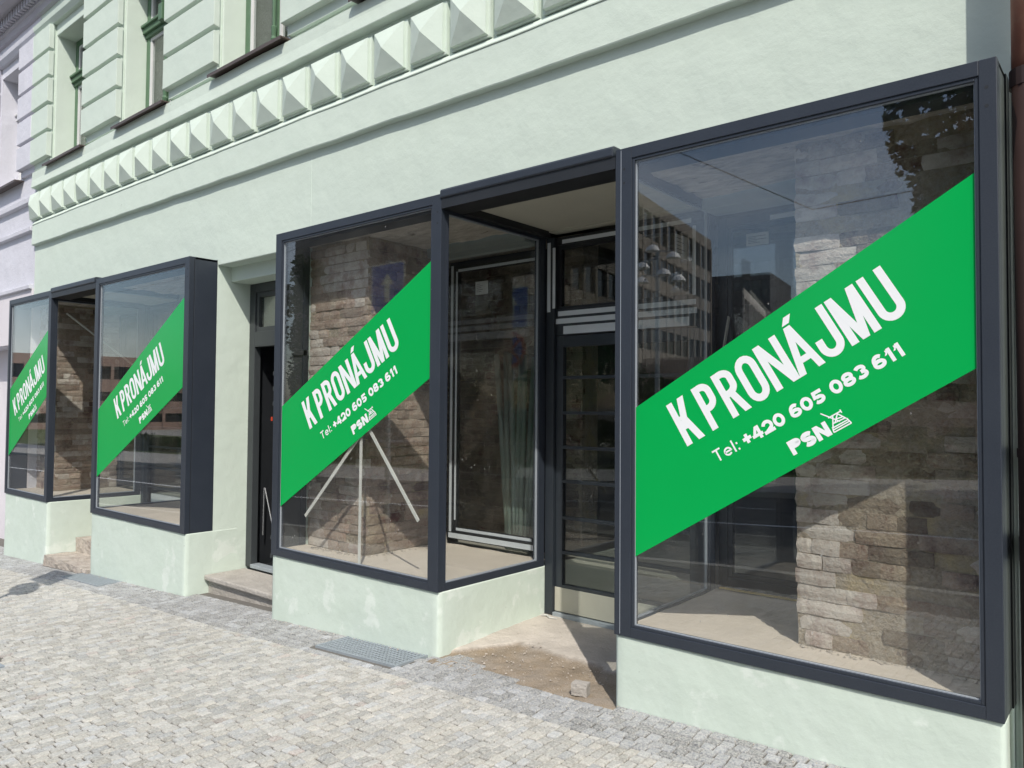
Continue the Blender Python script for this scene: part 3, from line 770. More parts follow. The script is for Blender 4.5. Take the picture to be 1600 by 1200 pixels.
# main entrance floor: concrete, worn down to earth at the front
mb = MB(); nx, ny = 70, 66; cols = []
def dirt(x, y):
    f = .52 if x > -1.05 else .52-(-1.05-x)*1.2
    f = .55-.12*(x+1.1)*.9 if x > -1.1 else .50+(x+1.1)*1.5
    f += .06*nz3(x*5, 1, 0)+.03*nz3(x*17, y*17, 2)
    return min(1, max(0, (f-y)/.03))
for j in range(ny+1):
    for i in range(nx+1):
        x = X3r-.01+(1.36)*i/nx; y = -.10+1.28*j/ny; d = dirt(x, y)
        z = zg(x, 0)*.55+(-.362)*.45-.004
        z = -.362 if y > .9 else z+(-.362-z)*max(0, (y-.2)/.7)
        z += -.022*d+.006*nz3(x*3, y*3, 1)+.004*nz3(x*12, y*12, 4)*(1+d)+d*.004*nz3(x*35, y*35, 1)
        if d > .5 and y < .1: z += .012*max(0, nz3(x*4, y*4, 9))
        mb.v.append((x, y, z))
        c1 = Vector((.50, .455, .405))*(1+.18*nz3(x*4, y*4, 8)); c2 = Vector((.20, .145, .085))*(1+.35*nz3(x*7, y*7, 6))
        c = c1.lerp(c2, d); e = 4*d*(1-d); c = c*(1-.35*e); cols.append(tuple(c))
for j in range(ny):
    for i in range(nx): a = j*(nx+1)+i; mb.f.append((a, a+1, a+nx+2, a+nx+1))
me = mb.mesh('entrance_floor', ENTRY, True); add_tint(me, cols)
put('entrance_floor', me)['kind'] = 'structure'
# loose gravel and chips in the earth patch
rnd = random.Random(5); mb = MB()
def chip(mb, x, y, z, s):
    n = len(mb.v); k = 5
    for t in range(k): a = t*2*math.pi/k+rnd.random()*.6; mb.v.append((x+math.cos(a)*s*rnd.uniform(.6, 1), y+math.sin(a)*s*rnd.uniform(.6, 1), z-.002))
    mb.v.append((x+rnd.uniform(-.3, .3)*s, y, z+s*rnd.uniform(.4, .8)))
    for t in range(k): mb.f.append((n+t, n+(t+1) % k, n+k))
for _ in range(420):
    x = rnd.uniform(-1.25, -.03); y = rnd.uniform(-.03, .95)
    if rnd.random() > (.9 if dirt(x, y) > .5 else .18): continue
    chip(mb, x, y, -.39-.008*(y < .3)+(.018 if y > .5 else .0), rnd.choice((.003, .004, .005, .007, .010)))
for _ in range(160):
    x = rnd.choice((rnd.uniform(X3l, X3r), rnd.uniform(X2l, X2r), rnd.uniform(0, 1.7))); y = -.004-abs(rnd.gauss(0, .02))
    chip(mb, x, y, zg(x)+.002, rnd.choice((.003, .004, .006)))
o = build('rubble', mb, RUBBLE); o['kind'] = 'stuff'; o['label'] = 'small stones and mortar crumbs in the entrance and at the plinths'
mb = MB(); v, f = sett_geo(.078, .075, rnd); mb.v = [(a, b, c) for a, b, c in v]; mb.f = f
me = rough_block(-.042, .042, -.036, .036, -.03, .035, 2, .008, 3); me.materials.append(STONE)
o = put('loose_cobble', me, None, (-.25, .055, -.365)); o.rotation_euler = (0, 0, .3)
tag(o, 'single loose cobble lying on the bare earth of the entrance', 'cobblestone')
o = build('crumpled_rag', MB().tube([(-1.31, 1.06, -.352), (-1.27, 1.08, -.348), (-1.22, 1.05, -.352), (-1.17, 1.07, -.354)], [.003, .009, .007, .003], 7), PAPER)
tag(o, 'small crumpled white scrap at the corner of the entrance door', 'scrap')

# ------------------------------------------------------------------ brick pillars
def brick_mesh(mat, seed, W, H, D=.05):
    r = random.Random(seed); nx, nz_ = 4, 3; v = []; f = []
    for j in range(nz_):
        for i in range(nx):
            x = -W/2+W*i/(nx-1); z = -H/2+H*j/(nz_-1); edge = (i in (0, nx-1)) or (j in (0, nz_-1)); corner = (i in (0, nx-1)) and (j in (0, nz_-1))
            y = (.004 if edge else 0)+(.004 if corner else 0)+r.uniform(-.0025, .0025)
            if edge: x += r.uniform(-.004, .004); z += r.uniform(-.002, .002)
            v.append((x*(.97 if corner else 1), y, z*(.95 if corner else 1)))
    for j in range(nz_-1):
        for i in range(nx-1): a = j*nx+i; f.append((a, a+1, a+nx+1, a+nx))
    b = len(v); v += [(-W/2, D, -H/2), (W/2, D, -H/2), (W/2, D, H/2), (-W/2, D, H/2)]
    f += [(0, b, b+1, nx-1, *range(nx-2, 0, -1))]
    t = [(nz_-1)*nx+i for i in range(nx)]; f += [(*t, b+2, b+3)]
    f += [(0, nx, 2*nx, b+3, b), (nx-1, b+1, b+2, 3*nx-1, 2*nx-1)]
    me = bpy.data.meshes.new('brick'); me.from_pydata(v, [], f); me.update(); me.materials.append(mat)
    bm = bmesh.new(); bm.from_mesh(me); bmesh.ops.recalc_face_normals(bm, faces=bm.faces); bm.to_mesh(me); bm.free()
    return me
BM = {}
def bmesh_for(mat, half):
    k = (mat.name, half)
    if k not in BM: BM[k] = [brick_mesh(mat, s+17*half, .131 if half else .272, .070) for s in range(6)]
    return random.choice(BM[k])
def brick_face(parent, u0, u1, z0, z1, fixed, axis, choose, skip=lambda c: .015):
    """axis 'x': face looks to -y at y=fixed, u runs along x; axis 'y': face looks to +x at x=fixed, u runs along y"""
    course = .0745; z = z0+course/2; k = 0
    while z+course/2 <= z1+.02:
        u = u0-(.0 if k % 2 else .07)+random.uniform(-.02, .02)
        while u < u1-.03:
            half = random.random() < (.85 if k % 3 == 2 else .35)
            L = (.128 if half else .262)*random.uniform(.92, 1.06)
            a, b = max(u, u0), min(u+L, u1)
            if b-a > .05:
                c = (a+b)/2; sc = (b-a)/L
                pos = (c, fixed+random.uniform(-.004, .006), z) if axis == 'x' else (fixed-random.uniform(-.004, .006), c, z)
                if random.random() > skip(c):
                    mat = choose(c, z)
                    o = put('brick', bmesh_for(mat, half), parent, pos)
                    o.scale = (sc, random.uniform(.8, 1.2), random.uniform(.97, 1.04))
                    o.rotation_euler = (random.uniform(-.03, .03), random.uniform(-.018, .018), (0 if axis == 'x' else math.pi/2)+random.uniform(-.03, .03))
            u += L
        z += course*random.uniform(.98, 1.02); k += 1
def mortar_slab(parent, x0, x1, y0, y1, z0, z1, seed):
    bm = bmesh.new(); bmesh.ops.create_cube(bm, size=1)
    bmesh.ops.subdivide_edges(bm, edges=bm.edges, cuts=26, use_grid_fill=True)
    for v in bm.verts:
        p = v.co; q = Vector((x0+(p.x+.5)*(x1-x0), y0+(p.y+.5)*(y1-y0), z0+(p.z+.5)*(z1-z0)))
        d = .005*nz3(q.x*8+seed, q.y*8, q.z*8)+.004*nz3(q.x*25, q.y*25, q.z*25)
        n = Vector((1 if p.x > .49 else (-1 if p.x < -.49 else 0), -1 if p.y < -.49 else 0, 0)); v.co = q+n*d
    me = bpy.data.meshes.new('mortar'); bm.to_mesh(me); bm.free(); me.materials.append(MORTAR)
    return put('mortar', me, parent)
def pil(loc, label):
    p = empty('brick_pillar', loc); tag(p, label, 'brick pillar', 'bare brick pillars behind the display windows'); return p
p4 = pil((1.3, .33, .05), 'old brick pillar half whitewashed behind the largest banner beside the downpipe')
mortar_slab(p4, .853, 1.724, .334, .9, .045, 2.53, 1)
brick_face(p4, .85, 1.72, .05, 2.54, .325, 'x', lambda u, z: BRICKW if u < 1.14+.2*nz3(z*2.3, 4, 0) else (BRICKD if u < 1.44 else (BRICKW if random.random() < .5 else BRICKA)), lambda c: .02 if c < 1.15 else .38)  # brick colours mask the side panel's shadow edge: darker where sunlit, paler where shaded
p3 = pil((-2.8, .32, .05), 'rough brick pillar behind the banner left of the main entrance')
mortar_slab(p3, -3.19, -2.452, .312, 1.15, .045, 2.53, 5)
brick_face(p3, -3.20, -2.45, .05, 2.54, .30, 'x', lambda u, z: BRICKA if nz3(u*3, z*1.5, 1) > -.1 else BRICKW)
brick_face(p3, .31, 1.15, .05, 2.54, -2.44, 'y', lambda u, z: BRICKA if nz3(u*3, z*1.5, 8) > -.2 else BRICKD)
p2 = pil((-5.1, .36, .05), 'narrow strip of brick pillar at the edge of the window left of the side door')
mortar_slab(p2, -5.44, -4.72, .362, 1.14, .045, 2.53, 9)
brick_face(p2, -5.45, -4.72, .05, 2.54, .35, 'x', lambda u, z: BRICKA if random.random() < .6 else BRICKW)
p1 = pil((-9.2, .38, .05), 'brick pillar with diagonal sunlight behind the leftmost display window')
mortar_slab(p1, -9.6, -8.932, .372, 1.15, .045, 2.53, 13)
brick_face(p1, .37, 1.15, .05, 2.54, -8.92, 'y', lambda u, z: BRICKA if random.random() < .7 else BRICKW)
brick_face(p1, -9.6, -8.93, .05, 2.54, .36, 'x', lambda u, z: BRICKA if random.random() < .7 else BRICKW)
# brick wall in the dark room behind the inner window of box 3
bw = empty('inner_brick_wall', (-2.2, 1.9, .03)); tag(bw, 'dark brick wall inside the room behind the leaning pipes', 'brick wall')
mortar_slab(bw, -3.3, -1.5, 1.86, 2.1, .03, 2.7, 21)
brick_face(bw, -3.3, -1.5, .05, 2.6, 1.85, 'x', lambda u, z: BRICKD)
# rubble heaps where pillars meet the display floor
mb = MB(); rnd = random.Random(3)
for _ in range(260):
    w_ = rnd.random()
    if w_ < .4: x, y = rnd.uniform(.87, 1.68), .315-abs(rnd.gauss(0, .02))
    elif w_ < .75: x, y = rnd.uniform(-3.05, -2.42), .285-abs(rnd.gauss(0, .035))
    else: x, y = -2.42+abs(rnd.gauss(0, .035)), rnd.uniform(.3, 1.1)
    chip(mb, x, y, .05, rnd.choice((.004, .006, .008, .014)))
o = build('mortar_debris', mb, RUBBLE); o['kind'] = 'stuff'; o['label'] = 'crumbs of mortar along the foot of the brick pillars'

# pipes leaning inside
tops = [(-2.27, 1.67), (-2.19, 1.69), (-2.10, 1.67), (-2.02, 1.64), (-1.94, 1.65), (-1.86, 1.63), (-1.77, 1.66), (-1.69, 1.62)]
for i, (x, z) in enumerate(tops):
    xb = -1.88+i*.036+(.012, -.008, .01, 0, -.01, .012, -.006, .004)[i]
    o = build('conduit_pipe', MB().tube([(xb, 1.34, .035), (x*.5+xb*.5, 1.49, z*.5+.01), (x, 1.63+(.0, .04, -.02, .05, -.01, .03, .0, .04)[i], z)], .025, 12), PIPEM, smooth=True)
    tag(o, ('leftmost', 'second', 'third', 'fourth', 'fifth', 'sixth', 'seventh', 'last')[i]+' grey green plastic pipe'+(' from the left' if i else '')+' in the bundle leaning behind the glass', 'pipe', 'bundle of leaning plastic pipes')

# paper notices
def notice(name, x0, x1, z0, z1, y, label, axis='y', X=0):
    if axis == 'y': mb = bx(x0, x1, y-.001, y, z0, z1)
    else: mb = bx(X, X+.001, x0, x1, z0, z1)
    o = build(name, mb, PAPER); tag(o, label, 'paper notice')
    im = MB(); r = random.Random(len(label))
    for k in range(5):
        z = z1-.02-(z1-z0-.03)*k/5; a = x0+.012; b = x0+.012+(x1-x0-.024)*r.uniform(.3, 1)
        if axis == 'y': im.box(a, b, y-.0016, y-.0011, z-.003, z)
        else: im.box(X+.0011, X+.0016, a, b, z-.003, z)
    build('print', im, INK, o)
notice('paper_notice', -2.115, -1.975, 2.14, 2.25, DY+.018, 'small paper notice on the dark inner panel above the leaning pipes')
notice('paper_notice', .24, .385, 2.24, 2.32, DY+.018, 'paper notice on the inner window beside the whitewashed pillar')
notice('paper_notice', .625, .78, 2.115, 2.255, 0, 'upright paper notice on the glass side of the largest window', 'x', .030)

# pale plastic strips on the inside of the pane of box 3
for k, (a, b, lb) in enumerate((((-2.84, .345), (-2.186, .99), 'pale strip slanting down to the lower left corner of its pane'),
                            ((-2.172, .99), (-2.176, .052), 'upright pale strip standing on the display floor under the banner'),
                            ((-2.085, 1.04), (-1.56, .435), 'pale strip slanting down towards the corner post'))):
    A, B = Vector((a[0], 0, a[1])), Vector((b[0], 0, b[1])); d = (B-A).normalized(); n = Vector((-d.z, 0, d.x))*.013
    y0, y1 = .034, .040
    mb = MB(); q = [A+n, B+n, B-n, A-n]
    mb.v = [(p.x, y0, p.z) for p in q]+[(p.x, y1, p.z) for p in q]
    mb.f = [(0, 1, 2, 3), (7, 6, 5, 4), (0, 4, 5, 1), (1, 5, 6, 2), (2, 6, 7, 3), (3, 7, 4, 0)]
    tag(build('plastic_strip', mb, STRIPM), lb, 'strip', 'pale strips behind the pane')
o = build('plastic_strip', MB().box(-.004, .004, -.012, .012, 0, .9), STRIPM); o.location = (.13, .85, .95); o.rotation_euler = (0, .0, 0)
o.rotation_euler = (math.radians(-20), 0, 0)
tag(o, 'pale strip leaning inside the largest window above the banner edge', 'strip', 'pale strips behind the pane')
o = build('plastic_strip', MB().tube([(-8.75, .40, 2.40), (-8.15, 1.02, 1.72)], .012, 6), STRIPM)
tag(o, 'pale diagonal batten in front of the shaded brick of the leftmost window', 'strip')
# pendant lamps inside
for (x, y, z) in ((-6.1, 2.6, 2.05), (-5.75, 3.6, 1.95)):
    t = empty('pendant_lamp', (x, y, z)); build('cord', MB().tube([(x, y, z), (x, y, RZ)], .006, 6), BLACKM, t)
    build('lamp_shade', MB().tube([(x, y, z+.12), (x, y, z+.08), (x, y, z-.02)], [.02, .08, .17], 18, False), STRIPM, t)
    tag(t, ('larger looking' if y < 3 else 'farther')+' dome pendant lamp hanging in the dark shop room', 'lamp', 'pendant lamps in the shop')

# ------------------------------------------------------------------ banners
def strip2d(pts, w, closed=False):
    P = []
    for p in pts:
        p = Vector(p)
        if not P or (p-P[-1]).length > 1e-4: P.append(p)
    if closed and (P[0]-P[-1]).length < 1e-4: P.pop()
    n = len(P); Lp, Rp = [], []
    for i, p in enumerate(P):
        a = P[(i-1) % n] if (closed or i > 0) else None; b = P[(i+1) % n] if (closed or i < n-1) else None
        d1 = (p-a).normalized() if a is not None else None; d2 = (b-p).normalized() if b is not None else None
        if d1 is None: nn = Vector((-d2.y, d2.x)); k = 1
        elif d2 is None: nn = Vector((-d1.y, d1.x)); k = 1
        else:
            n1 = Vector((-d1.y, d1.x)); n2 = Vector((-d2.y, d2.x)); nn = (n1+n2).normalized(); k = 1/max(.5, nn.dot(n1))
        Lp.append(p+nn*w/2*k); Rp.append(p-nn*w/2*k)
    q = []
    for i in range(n if closed else n-1):
        j = (i+1) % n; q.append([Lp[i], Lp[j], Rp[j], Rp[i]])
    return q
def arc(cx, cy, rx, ry, a0, a1, n=10): return [(cx+rx*math.cos(math.radians(a0+(a1-a0)*i/n)), cy+ry*math.sin(math.radians(a0+(a1-a0)*i/n))) for i in range(n+1)]
H = .236; W = .035
def diag(xb, zb, xt, zt, w=.036): return [[Vector((xb, zb)), Vector((xb+w, zb)), Vector((xt+w, zt)), Vector((xt, zt))]]
def vbar(x, z0=0, z1=H, w=W): return diag(x, z0, x, z1, w)
GL = {
 'K': [vbar(0), diag(.020, .078, .070, H, .038), diag(.0745, 0, .030, .150, .038)],
 'P': [vbar(.159), strip2d([(.19, H-.017), (.200, H-.017)]+arc(.200, .182, .0385, .037, 90, 0)+arc(.200, .145, .0385, .037, 0, -90)+[(.19, .108)], W)],
 'R': [vbar(.282), strip2d([(.313, H-.017), (.325, H-.017)]+arc(.325, .184, .0415, .035, 90, 0)+arc(.325, .150, .0415, .035, 0, -90)+[(.313, .115)], W), diag(.353, 0, .318, .115, .037)],
 'O': [strip2d(arc(.460, .173, .038, .046, 0, 180)+arc(.460, .063, .038, .046, 180, 360), W, True)],
 'N': [vbar(.530), vbar(.621), diag(.620, 0, .530, H, .036)],
 'A': [diag(.655, 0, .7035, H, .034), diag(.752, 0, .7035, H, .034), diag(.683, .052, .690, .082, .06), diag(.704, .246, .730, .280, .037)],
 'J': [strip2d([(.888, H), (.888, .06)]+arc(.8485, .06, .0395, .043, 0, -180, 14)+[(.809, .100)], W)],
 'M': [vbar(.917), vbar(1.023), diag(.970, 0, .9185, H, .0335), diag(.970, 0, 1.0215, H, .0335)],
 'U': [strip2d([(1.092, H), (1.092, .058)]+arc(1.1325, .058, .0405, .041, 180, 360, 14)+[(1.173, H)], W)],
}
def glyph(ch, x, w, h, t, z0):
    """stroke outlines of one character in a w x h box at (x, z0)"""
    rx = w/2-t/2; cx = w/2; q = (h-t)/4; o = []
    def bar(a, b, c, d): o.append([[Vector((a, c)), Vector((b, c)), Vector((b, d)), Vector((a, d))]])
    def st(p, closed=False): o.append(strip2d(p, t, closed))
    def dg(a, b, c, d, k): o.append([[Vector((a, b)), Vector((a+k, b)), Vector((c+k, d)), Vector((c, d))]])
    if ch == '0': st(arc(cx, h/2, rx, h/2-t/2, 0, 360, 22), True)
    elif ch == '1': bar(w*.45, w*.45+t, 0, h); dg(w*.0, h*.60, w*.42, h*.86, t*.55); bar(w*.25, w*.45, h*.74, h*.93)
    elif ch == '2': st(arc(cx, h-t/2-rx*.95, rx, rx*.95, 165, -38, 12)+[(t*.75, t/2)]); bar(0, w, 0, t)
    elif ch == '3': st(arc(cx, h/2+q, rx*.92, q, 155, -90, 12)); st(arc(cx, h/2-q, rx, q, 90, -155, 14))
    elif ch == '4': bar(w*.58, w*.58+t, 0, h); bar(0, w, h*.20, h*.20+t*.9); dg(0, h*.26, w*.50, h, t*1.0)
    elif ch == '5': bar(w*.14, w*.94, h-t, h); dg(w*.06, h*.42, w*.14, h, t*.95); st(arc(cx, h*.325, rx, h*.325-t/2, 118, -150, 16))
    elif ch == '6': st(arc(cx, h*.33, rx, h*.33-t/2, 0, 360, 20), True); st([(t/2, h*.34)]+arc(cx*1.08, h*.5, rx*1.04, h/2-t/2, 180, 48, 12))
    elif ch == '8': st(arc(cx, h/2+q, rx*.9, q, 0, 360, 18), True); st(arc(cx, h/2-q, rx, q, 0, 360, 18), True)
    elif ch == '+': bar(0, w, h*.5-t/2, h*.5+t/2); bar(cx-t/2, cx+t/2, h*.5-w/2, h*.5+w/2)
    elif ch == 'T': bar(0, w, h-t, h); bar(cx-t/2, cx+t/2, 0, h-t)
    elif ch == 'e': st([(t/2, h*.36), (w-t/2, h*.36)]+arc(cx, h*.35, rx, h*.35-t/2, 4, 318, 18))
    elif ch == 'l': bar(0, t, 0, h)
    elif ch == ':': bar(0, t, 0, t*1.1); bar(0, t, h*.5, h*.5+t*1.1)
    elif ch == 'P': bar(0, t, 0, h); r = h*.30-t/2; st([(t*.9, h-t/2), (w*.55, h-t/2)]+arc(w*.55, h-t/2-r, w*.45-t/2, r, 90, -90, 12)+[(t*.9, h-t/2-2*r)])
    elif ch == 'S': st(arc(cx, h/2+q, rx, q, 28, 270, 14)+arc(cx, h/2-q, rx, q, 90, -152, 14))
    elif ch == 'N': bar(0, t, 0, h); bar(w-t, w, 0, h); dg(w-t*1.15, 0, 0, h, t*1.15)
    return [[[Vector((p.x+x, p.y+z0)) for p in qd] for qd in stq] for stq in o]
def word(chars, s0, s1, t, z0, h, widths, gap):
    tot = sum(widths)+gap*(len(chars)-1); k = (s1-s0)/tot; x = s0; out = []
    for c, w_ in zip(chars, widths):
        out.append((c, glyph(c, x, w_*k, h, t, z0))); x += (w_+gap)*k
    return out
TXT = [('phone_lettering', word('Tel:', .101, .243, .0085, -.144, .060, (.9, .9, .22, .25), .2))]
for s_, a_, b_ in (('+420', .270, .499), ('605', .529, .706), ('083', .740, .917), ('611', .944, 1.080)):
    TXT.append(('phone_lettering', word(s_, a_, b_, .0162, -.147, .063, [(.62 if c == '1' else (.80 if c == '+' else 1)) for c in s_], .08)))
TXT.append(('company_lettering', word('PSN', .446, .647, .0205, -.290, .068, (1, 1.02, 1.1), .07)))
def banner(zl, zr, zl2, zr2, x0, x1, B, th, label, tint=0):
    """parallelogram on the pane: top edge zl..zr, bottom edge zl2..zr2"""
    y = .0175
    mb = MB(); pts = [(x0, zl2), (x1, zr2), (x1, zr), (x0, zl)]
    mb.v = [(x, y, z) for x, z in pts]+[(x, y+.0012, z) for x, z in pts]
    mb.f = [(0, 1, 2, 3), (7, 6, 5, 4), (0, 4, 5, 1), (1, 5, 6, 2), (2, 6, 7, 3), (3, 7, 4, 0)]
    b = build('rental_banner', mb, BAN); tag(b, label, 'banner', 'green rental banners on the display windows')
    c, s_ = math.cos(math.radians(th)), math.sin(math.radians(th))
    def W3(p, k): return (B[0]+p[0]*c-p[1]*s_, y-.0006-.00012*k, B[1]+p[0]*s_+p[1]*c)
    for ch, strokes in GL.items():
        mb = MB()
        for k, st_ in enumerate(strokes):
            for q in st_: mb.poly([W3(p, k) for p in q])
        build('letter', mb, WHITE, b)
    for nm, gl in TXT:
        for c_, strokes in gl:
            mb = MB()
            for k, st_ in enumerate(strokes):
                for q in st_: mb.poly([W3(p, k) for p in q])
            build('small_letter', mb, WHITE, b)
    # line-drawn company emblem
    mb = MB(); E = [[(.648, -.185), (.703, -.256)], [(.667, -.2185), (.730, -.2185)], [(.729, -.211), (.729, -.227)], [(.688, -.2215), (.663, -.266)], [(.711, -.2215), (.733, -.258)],
         [(.711, -.2215), (.682, -.250)], [(.690, -.238), (.722, -.244)], [(.674, -.250), (.730, -.254)], [(.663, -.266), (.736, -.266)], [(.660, -.275), (.739, -.275)], [(.656, -.2855), (.742, -.2855)], [(.662, -.262), (.656, -.286)], [(.735, -.258), (.741, -.286)]]
    for k, e in enumerate(E):
        for q in strip2d(e, .0055): mb.poly([W3(p, k*.3) for p in q])
    build('emblem', mb, WHITE, b)
    return b
banner(1.205, 2.158, .423, 1.373, .119, 1.677, (.418, 1.012), 30.7, 'largest green banner, on the widest pane beside the downpipe')
banner(1.195, 2.175, .392, 1.395, -3.153, -1.439, (-2.768, 1.020), 30.1, 'green banner on the pane between the side door and the main entrance')
banner(1.145, 2.235, .400, 1.378, -6.704, -4.783, (-6.205, 1.045), 28.6, 'green banner on the pane just left of the side door')
banner(1.400, 2.135, .500, 1.310, -9.572, -8.223, (-9.355, 1.036), 29.0, 'narrowest looking green banner, on the leftmost pane')

# ------------------------------------------------------------------ downpipe
dp = empty('downpipe', (1.93, .12, -.3)); tag(dp, 'copper downpipe with dark cast iron lower section at the right edge of the facade', 'downpipe')
build('upper_pipe', MB().tube([(1.848, .13, 2.50), (1.848, .13, 8.2)], .058, 20), COPPER, dp, smooth=True)
build('lower_pipe', MB().tube([(1.868, .115, -.35), (1.858, .115, 2.52)], .066, 20), IRON, dp, smooth=True)
build('collar', MB().tube([(1.855, .12, 2.49), (1.855, .12, 2.56)], .072, 20), IRON, dp)
build('bracket', bx(1.80, 1.895, .19, .285, 1.02, 1.055), IRON, dp, .004)
build('bracket', MB().tube([(1.868, .115, 1.02), (1.868, .115, 1.055)], .074, 20), IRON, dp)
build('bracket', bx(1.790, 1.835, .17, .275, .60, .70), GALV, dp, .004)

# ------------------------------------------------------------------ neighbour
nb = empty('neighbour_building', (-12, .28, zg(-12))); tag(nb, 'lilac plastered building with white window at the left edge', 'building')
NW = [(-11.16, -10.16), (-13.4, -12.4)]
hol = [(a, b, 4.44, 6.15) for a, b in NW]+[(-12.3, -10.42, -2, 2.05)]
w = build('wall', holed_wall(-15.5, BL-.001, -1.6, 8.2, FY-.002, FY+.3, hol), LILAC, nb); weld(w)
build('ground_floor_face', holed_wall(-15.5, BL-.004, -1.6, 2.80, FY-.022, FY-.0025, [(-12.3, -10.42, -2, 2.05)]), PINKW, nb)
# arch head and recessed back
mb = MB(); n = 14
cx, r = -11.36, .94
for i in range(n):
    a0, a1 = math.pi*i/n, math.pi*(i+1)/n
    p0, p1 = (cx+r*math.cos(a0), 2.05+.38*math.sin(a0)), (cx+r*math.cos(a1), 2.05+.38*math.sin(a1))
    mb.poly([(p0[0], FY-.024, p0[1]), (p1[0], FY-.024, p1[1]), (p1[0], FY-.024, 2.05), (p0[0], FY-.024, 2.05)])
build('arch_head', mb, PINKW, nb)
build('recess_back', bx(-12.4, -10.40, FY+.30, FY+.36, -1.6, 2.2), PINKW, nb)
for z, dz in ((4.03, .05), (3.62, .035), (2.815, .03)):
    build('ledge', MB().sweep_x(lin(-15.5, BL-.01, 8), [(FY-.0, z-.03), (FY-.06, z-.02), (FY-.065, z+dz), (FY, z+dz+.02)]), LILAC, nb, .004)
pier(-10.13, BL-.003, nb, LILAC); pier(-12.37, -11.19, nb, LILAC)
for a, b in NW: upper_window(a, b, nb, WFRAME, WFRAME, FY+.24)
trim('hood_moulding', -15.5, BL-.003, [(FY+.02, 6.30), (FY-.05, 6.302), (FY-.09, 6.36), (FY-.10, 6.42), (FY+.02, 6.44)], LILAC, nb, .003, 4, False)
# big cornice with dentils over both
mb = MB().sweep_x(lin(-15.5, 4.6, 12), [(FY+.02, 6.62), (FY-.05, 6.63), (FY-.07, 6.70), (FY-.10, 6.71), (FY-.10, 6.86), (FY-.30, 6.88), (FY-.34, 6.93), (FY-.36, 7.05), (FY+.02, 7.15)])
build('cornice', mb, CORNM, bld)
xx = -15.0; dm = MB().box(-.028, .028, FY-.17, FY-.101, 6.74, 6.855).mesh('dentil', CORNM)
while xx < -6.5:
    put('dentil', dm, bld, (xx, 0, 0)); xx += .105

# ------------------------------------------------------------------ across the street (seen in the panes)
def bldg(name, P0, P1, h, depth_dir, label, cat, body, nfl, ncol, pier_m, win_m, z0=-1.2, frac=.62, top=1.0):
    t = empty(name, (P0[0], P0[1], z0)); tag(t, label, cat)
    A, B = Vector((*P0, 0)), Vector((*P1, 0)); d = (B-A); L = d.length; d.normalize(); n = Vector((-d.y, d.x, 0))
    if n.dot(Vector(depth_dir+(0,))) > 0: n = -n                      # n looks to the street
    def obx(mb, s0, s1, q0, q1, za, zb):
        k = len(mb.v)
        for z in (za, zb):
            for q in (q0, q1):
                for s in (s0, s1): mb.v.append(tuple(A+d*s+n*q+Vector((0, 0, z))))
        mb.f += [tuple(k+i for i in f) for f in ((0, 2, 3, 1), (4, 5, 7, 6), (0, 1, 5, 4), (2, 6, 7, 3), (0, 4, 6, 2), (1, 3, 7, 5))]
        return mb
    build('body', obx(MB(), 0, L, -18, -.25, z0, z0+h), body, t)
    fh = (h-top)/nfl; cw = L/ncol
    build('glazing', obx(MB(), .1, L-.1, -.25, -.2, z0+.3, z0+h-top), win_m, t)
    for i in range(nfl+1):
        a = z0+i*fh-(fh*(1-frac))/2; b = a+fh*(1-frac)
        if i == nfl: a, b = z0+h-top-.3, z0+h
        build('floor_band', obx(MB(), 0, L, -.2, 0, a, b), pier_m, t)
    for i in range(ncol+1):
        s = min(max(i*cw-.18, 0), L-.36); build('column', obx(MB(), s, s+.36, -.2, .06, z0, z0+h-top), pier_m, t)
    return t
bldg('office_building', (-31.5, -34), (-40, -86), 23.7, (-1, 0), 'grey stone office block with deep window grid across the street', 'building', OFFW, 6, 22, OFFW, OFFG)
bldg('dark_office_block', (-63, -128), (-49.5, -130), 27, (0, -1), 'dark glass office block far across the street', 'building', DARKB, 6, 8, DARKB, OFFG, frac=.7)
bldg('white_colonnade_building', (-40.8, -98), (-48.3, -125), 19.3, (-1, 0), 'dark building with tall slender pale piers across the street', 'building', DARKB, 1, 9, PALEB, OFFG, frac=.9)
bldg('pink_building', (-100, -52), (-108, -14), 9.5, (-1, 0), 'long low pink rendered building down the street', 'building', PINKB, 3, 12, PINKB, OFFG, frac=.42, z0=-2)
bldg('brick_apartment_house', (-22, -38), (-4, -40), 5.5, (0, -1), 'low brown house behind the lawn', 'building', PINKB, 2, 8, PINKB, OFFG, frac=.4)

